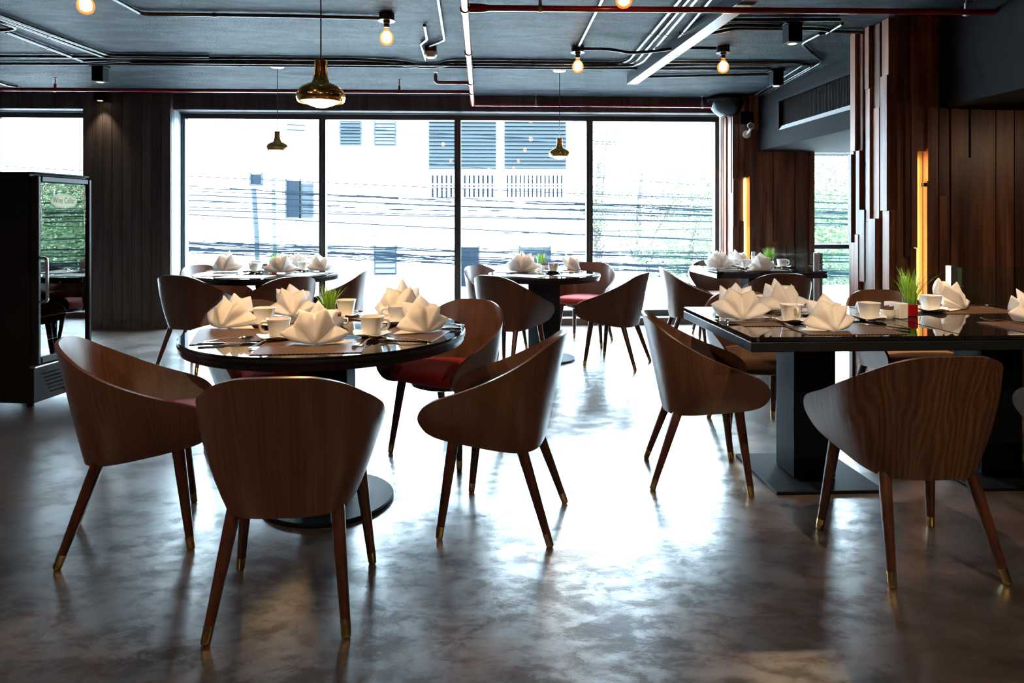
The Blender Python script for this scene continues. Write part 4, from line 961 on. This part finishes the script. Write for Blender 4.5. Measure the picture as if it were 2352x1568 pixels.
MB().tube([(0,-.015,0),(.01,-.07,.03),(.015,-.09,.07)],.014,10).build('arm',M_WHITEPL,t,60)
MB().tube([(.05,.02,.105),(-.01,-.15,.075)],.036,18).build('body',M_WHITEPL,t,50)
MB().tube([(-.009,-.147,.076),(-.0115,-.154,.0745)],.030,18).build('lens_plate',flat('lens_grey',(0.10,0.11,0.12),0.2),t,50)
MB().tube([(-.0115,-.154,.0745),(-.0122,-.157,.0742)],.014,14).build('lens',M_BLKGLASS,t,50)
MB().bbox((2.93,7.59,2.30),(3.08,7.64,2.44),.004).build('junction_box',M_STEELBLK)
tag(bpy.data.objects['junction_box'],'dark square junction box on the plank column above the security camera','box')

# ================================================================== tableware
def napkin_mesh(seed):
    # folded star: two standing fans of pointed petals gathered at a pinch, plus a loose corner on the table
    rg=random.Random(seed); v=[]; f=[]
    def fan(n,a0,a1,pinch,yo,rmul,zmul,dep):
        i0=len(v); v.append(Vector(pinch)); v.append(Vector((pinch[0],pinch[1]+dep*1.3,.004)))
        angs=[R(a0+(a1-a0)*i/(n-1))+rg.uniform(-.13,.13) for i in range(n)]
        tips=[Vector((rmul*rg.uniform(.118,.150)*math.cos(a), yo+rg.uniform(-.015,.035), max(.016,rmul*zmul*rg.uniform(.118,.146)*math.sin(a)+.008))) for a in angs]
        vals=[]
        for i in range(n+1):
            a=angs[0]-.42 if i==0 else (angs[-1]+.42 if i==n else (angs[i-1]+angs[i])/2+rg.uniform(-.05,.05))
            rr=rmul*(rg.uniform(.098,.114) if 0<i<n else .092)
            vals.append(Vector((rr*math.cos(a), yo+rg.uniform(.0,.03), max(.004,zmul*rr*math.sin(a)+.004))))
        vi=[]; ti=[]
        for p in vals: vi.append(len(v)); v.append(p)
        for p in tips: ti.append(len(v)); v.append(p)
        for side in (0,1):
            P=i0+side
            for k in range(n):
                q=rg.uniform(.50,.66); m=Vector((tips[k].x*q,0,max(.014,tips[k].z*q))); m.y=(pinch[1]+yo)/2-rg.uniform(.004,.022) if side==0 else yo+dep*rg.uniform(.7,1.0)
                mi=len(v); v.append(m); a,b=vi[k],vi[k+1]
                tri=[(P,a,mi),(P,mi,b),(mi,a,ti[k]),(mi,ti[k],b)]
                f.extend(tri if side==0 else [t_[::-1] for t_ in tri])
        f.append((i0,i0+1,vi[0])); f.append((i0,vi[-1],i0+1))
    fan(rg.choice([4,4,5]),16,164,(rg.uniform(-.02,.02),-.062,.003),.0,1.0,1.02,.035)
    fan(3,52+rg.uniform(-8,8),128+rg.uniform(-8,8),(rg.uniform(-.02,.02),.0,.003),.052,1.02,1.12,.03)
    b0=len(v); s=rg.choice([-1,1])
    v.extend([Vector((s*.03,-.05,.003)),Vector((s*.150,-.040,.003)),Vector((s*.07,.03,.012)),Vector((s*.03,-.05,.007)),Vector((s*.150,-.040,.006)),Vector((s*.07,.03,.018))])
    f.extend([(b0,b0+1,b0+2),(b0+3,b0+5,b0+4),(b0,b0+3,b0+4,b0+1),(b0+1,b0+4,b0+5,b0+2),(b0+2,b0+5,b0+3,b0)])
    mb=MB().add(v,f); me=mb.mesh('napkin',None)
    import bmesh
    bm=bmesh.new(); bm.from_mesh(me); bmesh.ops.recalc_face_normals(bm,faces=bm.faces)
    cl=bm.edges.layers.float.get('crease_edge') or bm.edges.layers.float.new('crease_edge')
    for e in bm.edges: e[cl]=0.9
    bm.to_mesh(me); bm.free(); me.materials.append(M_NAP)
    me.polygons.foreach_set('use_smooth',[True]*len(me.polygons))
    return me
NAPS=[napkin_mesh(s) for s in (3,8,14,22,31,47,58)]
GN='white star-folded napkins'
def napkin(x,y,rz,label,var=0,s=1.0):
    o=mobj('folded_napkin',NAPS[var%len(NAPS)],None,None,(x,y,TM),(0,0,R(rz))); o.scale=(s,s,s)
    md=o.modifiers.new('folds','SUBSURF'); md.levels=2; md.render_levels=2
    tag(o,label,'napkin',GN); return o
TM=TT+.0035
CUPM=MB().lathe([(.0,.006),(.030,.006),(.031,.0),(.0335,.0),(.036,.012),(.041,.045),(.046,.076),(.0475,.078),(.0455,.0785),(.040,.048),(.034,.014),(.020,.010),(.0,.010)],32,p=3.2).mesh('cup',40)
CUPM.materials.append(M_CHINA)
HAND=MB().tube(fillet([(.041,0,.064),(.064,0,.068),(.074,0,.050),(.064,0,.026),(.037,0,.024)],.016,6),.0057,10).mesh('handle',60); HAND.materials.append(M_CHINA)
def saucer_mesh():
    vs=[]; fs=[]; n=40; prof=[(.0,.004),(.030,.004),(.034,.0),(.040,.0),(.056,.007),(.074,.014),(.0755,.0155),(.073,.0165),(.055,.010),(.040,.0065),(.0,.0065)]
    for r,z in prof:
        for i in range(n):
            a=2*math.pi*i/n; ca,sa=math.cos(a),math.sin(a); k=(abs(ca)**3.2+abs(sa)**3.2)**(-1/3.2)
            lift=0.010*(max(0,(r-.045))/.03)*(math.cos(4*a+math.pi)*.5+.3)
            vs.append((r*k*ca,r*k*sa,z+lift))
    for k in range(len(prof)-1):
        for i in range(n): j=(i+1)%n; fs.append((k*n+i,k*n+j,(k+1)*n+j,(k+1)*n+i))
    me=MB().add(vs,fs).mesh('saucer',40); me.materials.append(M_CHINA); return me
SAUC=saucer_mesh()
def cup(x,y,rz,where,z=TT):
    sa=mobj('saucer',SAUC,None,None,(x,y,z+.0005),(0,0,R(rz+35))); tag(sa,f'white saucer under the cup {where}','saucer','white square saucers')
    t=mobj('coffee_cup',CUPM,None,None,(x,y,z+.0075),(0,0,R(rz))); mobj('handle',HAND,None,t); tag(t,f'white coffee cup {where}','cup','white coffee cups')
# cutlery lying along +y
def fork_mesh():
    mb=MB()
    def strip(pts,th=.0022):
        n=len(pts); vs=[]
        for y,w,z in pts: vs+=[(-w,y,z),(w,y,z),(w,y,z+th),(-w,y,z+th)]
        fs=[]
        for i in range(n-1):
            for k in range(4): j=(k+1)%4; fs.append((i*4+k,i*4+j,(i+1)*4+j,(i+1)*4+k))
        fs+=[(3,2,1,0),((n-1)*4,(n-1)*4+1,(n-1)*4+2,(n-1)*4+3)]; mb.add(vs,fs)
    strip([(-.095,.005,.001),(-.09,.0085,.001),(-.06,.006,.004),(-.02,.0032,.009),(.02,.0032,.010),(.038,.006,.006),(.048,.011,.004)])
    for x in (-.0088,-.0030,.0030,.0088):
        vs=[]
        for y,w,z in ((.046,.0022,.004),(.065,.0020,.005),(.085,.0017,.010),(.095,.0010,.014)): vs+=[(x-w,y,z),(x+w,y,z),(x+w,y,z+.002),(x-w,y,z+.002)]
        fs=[(3,2,1,0),(12,13,14,15)]
        for i in range(3):
            for k in range(4): j=(k+1)%4; fs.append((i*4+k,i*4+j,(i+1)*4+j,(i+1)*4+k))
        mb.add(vs,fs)
    return mb
def spoon_mesh():
    mb=MB(); P=[(-.095,.005,.001),(-.088,.009,.001),(-.06,.006,.004),(-.02,.0032,.009),(.025,.0032,.009),(.04,.006,.006)]
    vs=[];fs=[]
    for y,w,z in P: vs+=[(-w,y,z),(w,y,z),(w,y,z+.0025),(-w,y,z+.0025)]
    n=len(P)
    for i in range(n-1):
        for k in range(4): j=(k+1)%4; fs.append((i*4+k,i*4+j,(i+1)*4+j,(i+1)*4+k))
    fs+=[(3,2,1,0),((n-1)*4,(n-1)*4+1,(n-1)*4+2,(n-1)*4+3)]; mb.add(vs,fs)
    m=6; c=14; vs=[(0,.068,.0015)]; fs=[]
    for sgn in (0,1):
        base=len(vs)-1 if sgn==0 else len(vs)
        if sgn: vs.append((0,.068,.004))
        b=len(vs)
        for r in range(1,m+1):
            q=r/m
            for k in range(c):
                a=2*math.pi*k/c; vs.append((.0205*q*math.sin(a),.068+.031*q*math.cos(a),.0015+.0095*q*q+(0.0018 if sgn else 0)))
        for k in range(c):
            t=(base,b+k,b+(k+1)%c); fs.append(t if sgn else t[::-1])
        for r in range(m-1):
            for k in range(c):
                q=(b+r*c+k,b+(r+1)*c+k,b+(r+1)*c+(k+1)%c,b+r*c+(k+1)%c); fs.append(q if sgn else q[::-1])
        if sgn==0: edge=b+(m-1)*c
        else:
            e2=b+(m-1)*c
            for k in range(c): fs.append((edge+k,edge+(k+1)%c,e2+(k+1)%c,e2+k))
    mb.add(vs,fs); return mb
def knife_mesh():
    mb=MB(); vs=[];fs=[]
    P=[(-.11,.004,.001,.006),(-.105,.008,.0,.008),(-.05,.0065,.0,.008),(-.015,.005,.001,.007),(-.008,.006,.001,.004),(.0,.009,.002,.0032),(.06,.0105,.002,.003),(.10,.008,.002,.003),(.112,.002,.002,.0028)]
    for y,w,z0,z1 in P: vs+=[(-w,y,z0),(w if y<0 else w*.6,y,z0),(w if y<0 else w*.6,y,z1),(-w,y,z1)]
    n=len(P)
    for i in range(n-1):
        for k in range(4): j=(k+1)%4; fs.append((i*4+k,i*4+j,(i+1)*4+j,(i+1)*4+k))
    fs+=[(3,2,1,0),((n-1)*4,(n-1)*4+1,(n-1)*4+2,(n-1)*4+3)]
    return mb.add(vs,fs)
CUT={'fork':fork_mesh().mesh('fork',40),'spoon':spoon_mesh().mesh('spoon',50),'knife':knife_mesh().mesh('knife',40)}
for m_ in CUT.values(): m_.materials.append(M_CHROME)
def cutl(kind,x,y,rz,where,z=None):
    o=mobj('table_'+kind,CUT[kind],None,None,(x,y,TM if z is None else z),(0,0,R(rz))); tag(o,f'polished steel {kind} {where}',kind,f'polished {kind}s')
def mat(x,y,rz,where,w=.42,d=.29):
    o=MB().bbox((-w/2,-d/2,0),(w/2,d/2,.003),.001).build('placemat',M_MAT,None,None,(x,y,TT+.0002),(0,0,R(rz))); tag(o,f'brown woven placemat {where}','placemat','brown woven placemats')
def grass_pot(x,y,z,label,pot_r=.038,hp=.062,hg=.13,seed=1,mat_=None,n=150):
    rg=random.Random(seed); t=thing('grass_pot',label,'plant',(x,y,z),0,'potted wheatgrass')
    MB().lathe([(.0,0),(pot_r-.004,0),(pot_r,.004),(pot_r,hp-.002),(pot_r-.003,hp),(pot_r-.005,hp-.004),(pot_r-.005,.012),(.0,.012)],32).build('pot',mat_ or M_POT,t,40)
    MB().lathe([(pot_r-.0055,hp-.01),(.0,hp-.006)],20).build('soil',M_TRUNK,t)
    MB().lathe([(pot_r-.006,hp-.012),(pot_r-.006,hp+.03),(pot_r-.0075,hp+.03),(pot_r-.0075,hp-.012)],28).build('glass_sleeve',M_RAILGLASS,t,40)
    mb=MB()
    for _ in range(n):
        a=rg.uniform(0,6.283); r0=math.sqrt(rg.random())*(pot_r-.010); lean=rg.uniform(.0,.42)*(r0/pot_r+.35) if rg.random()<.9 else rg.uniform(.45,.9); h=hg*rg.uniform(.5,1.05); a2=a+rg.uniform(-.8,.8)
        p0=Vector((r0*math.cos(a),r0*math.sin(a),hp-.008)); d=Vector((math.cos(a2),math.sin(a2),0)); w=Vector((-d.y,d.x,0)).lerp(d,rg.random()*.5).normalized()*.0017
        pts=[p0+Vector((0,0,h*q))+d*(lean*h*q*q) for q in (0,.35,.7,1)]
        mb.add([pts[0]-w,pts[0]+w,pts[1]-w*.9,pts[1]+w*.9,pts[2]-w*.7,pts[2]+w*.7,pts[3]],[(0,1,3,2),(2,3,5,4),(4,5,6)])
    stuff(mb.build('grass',M_GRASS,t))
    return t
def sugar_set(x,y,where,box=True,rz=0):
    t=thing('sugar_bowl',f'squat white sugar bowl {where}','bowl',(x,y,TT),R(rz),'white sugar bowls')
    MB().lathe([(.0,.003),(.024,.003),(.026,0),(.032,.008),(.037,.025),(.034,.042),(.035,.046),(.032,.046),(.031,.042),(.033,.025),(.028,.010),(.0,.007)],28).build('bowl',M_CHINA,t,50)
    MB().tube([(-.034,0,.036),(-.052,0,.036),(-.056,0,.022),(-.046,0,.012),(-.035,0,.014)],.0048,8).build('handle',M_CHINA,t,60)
    for k,(dx,dy,mm,nm) in enumerate(((-.010,.004,M_SACHET,'brown'),(.004,.012,M_SACHETB,'blue'),(.010,-.008,M_SACHET,'brown'))):
        c,s=math.cos(R(rz)),math.sin(R(rz))
        o=MB().add([(-.020,-.0015,.010),(.020,-.0015,.010),(.020,-.0015,.062),(-.020,-.0015,.062),(-.018,.003,.014),(.018,.003,.014),(.018,.003,.058),(-.018,.003,.058)],[(0,1,2,3),(7,6,5,4),(0,4,5,1),(1,5,6,2),(2,6,7,3),(3,7,4,0)]).build('sachet',mm,None,None,(x+dx*c-dy*s,y+dx*s+dy*c,TT),(R(-10+8*k),0,R(rz+15*k-12)))
        tag(o,f'{("left","middle","right")[k]} {nm} sachet in the bowl {where}','sachet','paper sachets in sugar bowls')

# ---- nearest round table
A='on the large round table'
TW=lambda deg,r:(T1C[0]+r*math.cos(R(deg)),T1C[1]+r*math.sin(R(deg)))
for deg,w in ((-86,'before the nearest chair'),(-14,'at its right side'),(52,'at its far right'),(128,'at its far left'),(197,'at its left side')):
    x,y=TW(deg,.405); mat(x,y,deg-90,f'{A}, {w}',.40,.275)
p=(-0.653,2.6913,0.752); napkin(p[0],p[1]+.03,6,f'large white star-folded napkin nearest to us {A}',0,1.0)
p=(-1.1341,3.105,0.752); napkin(p[0],p[1]+.02,-12,f'white star-folded napkin at the left {A}',1,1.0)
p=(-0.9527,3.5448,0.752); napkin(p[0],p[1]-.055,15,f'upright white star-folded napkin at the back {A}, left of the grass',2,1.02)
p=(-0.4034,3.3998,0.752); napkin(p[0],p[1],-8,f'wide white star-folded napkin at the far right {A}',3,1.12)
p=(-0.2497,2.9513,0.752); napkin(p[0],p[1]+.02,20,f'white star-folded napkin at the right edge {A}',4,.98)
for px,rz,w in (((-0.8277,2.8313,0.752),200,'left of the front napkin'),((-0.455,2.8753,0.752),-10,'right of the front napkin'),((-0.9919,3.1714,0.752),180,'behind the left napkin'),((-0.3927,3.2077,0.752),190,'half behind the right napkin'),((-0.6769,3.4563,0.752),180,'behind the grass pot')):
    cup(px[0],px[1],rz,f'{w} {A}')
p=(-0.7251,3.3021,0.752); grass_pot(p[0],p[1],TT,f'pot of tall wheatgrass in the middle of the large round table',.036,.055,.135,5)
p=(-0.6702,3.1693,0.752); sugar_set(p[0]+.01,p[1],f'in front of the grass {A}',rz=160)
p=(-0.8524,2.7093,0.752); cutl('fork',p[0],p[1],-12,f'left of the front napkin {A}')
p=(-0.4716,2.6922,0.752); cutl('knife',p[0],p[1]+.02,-6,f'right of the front napkin {A}')
p=(-0.4473,2.7185,0.752); cutl('spoon',p[0],p[1]+.02,-10,f'right of the front napkin {A}')
p=(-1.0207,2.7169,0.752); cutl('knife',p[0]+.03,p[1],-82,f'in front of the left napkin {A}')
p=(-1.0383,2.7637,0.752); cutl('spoon',p[0]+.03,p[1]+.02,-76,f'crossing the knife before the left napkin {A}')
p=(-0.3066,2.7592,0.752); cutl('fork',p[0],p[1],78,f'before the right napkin {A}')
p=(-0.1262,3.0362,0.752); cutl('knife',p[0]-.07,p[1],86,f'at the right rim {A}')
p=(-0.1396,3.1206,0.752); cutl('spoon',p[0]-.03,p[1]+.02,80,f'at the right rim {A} behind the knife')
p=(-0.5693,3.5275,0.752); cutl('spoon',p[0],p[1],70,f'at the back {A} by the far right napkin')
p=(-0.5709,3.6072,0.752); cutl('knife',p[0]+.02,p[1]+.02,78,f'at the back {A} by the far right napkin')
p=(-1.3223,3.3289,0.752); cutl('fork',p[0]+.20,p[1],95,f'behind the left napkin {A}, only the tip showing')
p=(-0.2241,3.3488,0.752); cutl('fork',p[0],p[1],60,f'at the far right rim {A}')
# ---- round table by the left pane
A='on the left window table'
for deg,w in ((-100,'in front'),(-20,'at the right'),(80,'at the back'),(195,'at the left')):
    x,y=T2C[0]+.40*math.cos(R(deg)),T2C[1]+.40*math.sin(R(deg)); mat(x,y,deg-90,f'{A}, {w}',.40,.275)
p=(-2.3499,6.2856,0.752); napkin(p[0]+.035,p[1]+.02,-5,f'white star-folded napkin at the left {A}',3,1.15)
p=(-1.7762,6.1409,0.752); napkin(p[0],p[1]+.02,12,f'white star-folded napkin at the front {A}',0,1.12)
p=(-1.4664,6.3194,0.752); napkin(p[0],p[1]+.02,30,f'white star-folded napkin at the right {A}',2,1.05)
p=(-1.7362,6.6442,0.752); napkin(p[0],p[1]-.02,170,f'white star-folded napkin at the back {A}',5,1.05)
for px,rz,w in (((-2.0272,6.223,0.752),250,'between the left and front napkins'),((-1.6441,6.3523,0.752),0,'right of the front napkin'),((-2.1136,6.5377,0.752),180,'at the back left')):
    cup(px[0],px[1],rz,f'{w} {A}')
p=(-1.9829,6.6011,0.752); grass_pot(p[0],p[1],TT,'small pot of wheatgrass on the left window table',.04,.06,.12,8)
p=(-2.0037,6.4445,0.752); sugar_set(p[0],p[1],f'left of the grass {A}',rz=170)
p=(-2.2327,6.0924,0.752); cutl('knife',p[0],p[1],-80,f'before the left napkin {A}')
p=(-2.1838,6.113,0.752); cutl('spoon',p[0]+.03,p[1]+.02,-76,f'before the left napkin {A}')
p=(-1.9659,6.0576,0.752); cutl('fork',p[0],p[1],10,f'before the cup {A}')
p=(-1.5904,6.0863,0.752); cutl('spoon',p[0],p[1],-10,f'right of the front napkin {A}')
p=(-1.4012,6.1711,0.752); cutl('fork',p[0],p[1],100,f'before the right napkin {A}')
# ---- middle window table
A='on the middle window table'
for deg,w in ((-125,'at the left front'),(-40,'at the right front'),(55,'at the right back'),(140,'at the left back')):
    x,y=T3C[0]+.32*math.cos(R(deg)),T3C[1]+.32*math.sin(R(deg)); mat(x,y,deg-90,f'{A}, {w}',.34,.24)
p=(0.368,6.1633,0.752); napkin(p[0],p[1]+.02,-8,f'wide white star-folded napkin at the left {A}',1,1.22)
p=(0.8393,6.1664,0.752); napkin(p[0],p[1]+.01,60,f'narrow white star-folded napkin at the right {A}',4,1.05)
p=(0.3652,6.3895,0.752); napkin(p[0]+.05,p[1]-.06,175,f'white star-folded napkin at the back {A}',2,1.0)
p=(0.6461,6.1027,0.752); cup(p[0],p[1],265,f'between the two napkins {A}')
p=(0.5773,6.5676,0.752); grass_pot(p[0],p[1],TT,'small pot of wheatgrass on the middle window table',.045,.05,.12,12,M_CHINA)
p=(0.5959,6.4053,0.752); sugar_set(p[0],p[1],f'below the grass {A}',rz=20)
p=(0.5542,6.0831,0.752); cutl('spoon',p[0],p[1],-30,f'left of the cup {A}')
p=(0.7204,6.271,0.752); cutl('knife',p[0],p[1],80,f'behind the cup {A}')
p=(0.706,6.3225,0.752); cutl('spoon',p[0]-.02,p[1]+.02,75,f'behind the cup {A}')
p=(0.8329,5.9773,0.752); cutl('fork',p[0],p[1],110,f'before the narrow napkin {A}')
# ---- near rectangular tables
A='on the near rectangular table'
mat(1.345,3.27,-90,f'{A}, at the left end'); mat(1.60,2.975,0,f'{A}, before the swirl-grained chair',.43,.30); mat(1.62,3.56,180,f'{A}, at the back',.42,.29)
mat(2.60,3.55,180,f'{A}, at the far right back',.42,.29); mat(2.56,2.985,0,f'{A}, at the right picture edge',.43,.30)
p=(1.2359,3.255,0.752); napkin(p[0]+.03,p[1]+.03,-6,f'wide white star-folded napkin at the left end {A}',1,1.14)
p=(1.5969,3.5096,0.752); napkin(p[0],p[1]+.01,12,f'tall diamond-shaped white napkin at the back {A}',2,1.12)
p=(1.532,2.9044,0.752); napkin(p[0],p[1]+.03,-4,f'white star-folded napkin at the front {A}',4,.98)
p=(2.5561,3.6016,0.752); napkin(p[0],p[1]-.01,35,f'bright white spot-lit napkin at the far right {A}',6,1.12)
p=(2.6048,3.0988,0.752); napkin(p[0],p[1],0,f'white napkin cut by the picture edge {A}',5,1.0)
for px,rz,w in (((1.4806,3.5312,0.752),20,'behind the wide left napkin'),((1.4685,3.1764,0.752),270,'between the left and front napkins'),((1.8765,3.2262,0.752),110,'left of the white box'),((2.3753,3.5075,0.752),100,'right of the grass pot')):
    cup(px[0],px[1],rz,f'{w} {A}')
p=(2.162,3.3285,0.752); grass_pot(p[0],p[1]+.03,TT,'bright wheatgrass in a red glazed pot on the near rectangular table',.0385,.060,.19,3,None,230)
p=(1.9986,3.2773,0.752); sugar_set(p[0],p[1],f'left of the white box {A}',rz=10)
p=(2.0586,3.2746,0.752)
o=MB().bbox((-.026,-.05,0),(.026,.05,.076),.003).build('ceramic_block',M_CHINA,None,None,(p[0],p[1]+.03,TT),(0,0,R(14))); tag(o,'upright white ceramic block between sugar bowl and red grass pot','holder')
p=(1.2672,3.1722,0.752); cutl('knife',p[0],p[1],-84,f'before the wide left napkin {A}')
p=(1.31,3.2105,0.752); cutl('spoon',p[0],p[1]+.01,-78,f'before the wide left napkin {A}, on the knife')
p=(1.4284,2.9662,0.752); cutl('fork',p[0],p[1],34,f'left of the front napkin {A}')
p=(1.8065,3.0086,0.752); cutl('knife',p[0]+.01,p[1],40,f'right of the front napkin {A}')
p=(1.8525,3.031,0.752); cutl('spoon',p[0]+.01,p[1]+.02,32,f'right of the front napkin {A}')
p=(1.078,3.3625,0.752); cutl('fork',p[0]+.145,p[1],95,f'at the left rim {A} behind the wide napkin')
p=(1.8465,3.6869,0.752); cutl('knife',p[0],p[1],-100,f'at the back {A}'); cutl('spoon',p[0]+.03,p[1]-.03,-112,f'at the back {A} beside the knife')
p=(2.7729,3.6817,0.752); cutl('fork',p[0],p[1],-78,f'at the far right back {A}')
p=(2.4554,3.1056,0.752); cutl('fork',p[0],p[1],35,f'at the right picture edge {A}')
# ---- far rectangular table
A='on the far rectangular table'
mat(2.38,6.45,-90,f'{A}, at the left end'); mat(2.62,6.26,0,f'{A}, in front',.40,.28); mat(2.62,6.72,180,f'{A}, at the back',.40,.28)
p=(2.3189,6.4892,0.752); napkin(p[0]-.02,p[1]+.02,-5,f'white star-folded napkin at the left end {A}',1,1.15)
p=(2.6155,6.794,0.752); napkin(p[0],p[1],15,f'white star-folded napkin at the back {A}',2,1.1)
p=(2.6044,6.2116,0.752); napkin(p[0],p[1]+.02,-10,f'white star-folded napkin at the front {A}',4,1.05)
for px,rz,w in (((2.5432,6.4517,0.752),190,'left of the front napkin'),((2.9348,6.5453,0.752),0,'at the right'),((2.4627,6.6236,0.752),180,'behind the left napkin')):
    cup(px[0],px[1],rz,f'{w} {A}')
p=(2.8601,6.6638,0.752); grass_pot(p[0],p[1],TT,'pot of spreading wheatgrass on the far rectangular table',.042,.06,.15,17,M_CHINA,200)
p=(2.6871,6.6716,0.752); sugar_set(p[0],p[1],f'behind the front napkin {A}',rz=0)
p=(2.3112,6.3281,0.752); cutl('knife',p[0],p[1],-84,f'before the left napkin {A}')
p=(2.3834,6.2987,0.752); cutl('spoon',p[0],p[1],-78,f'before the left napkin {A}')
p=(2.4375,6.1938,0.752); cutl('fork',p[0],p[1],30,f'left of the front napkin {A}')
p=(2.8522,6.2776,0.752); cutl('spoon',p[0],p[1],30,f'before the right cup {A}')
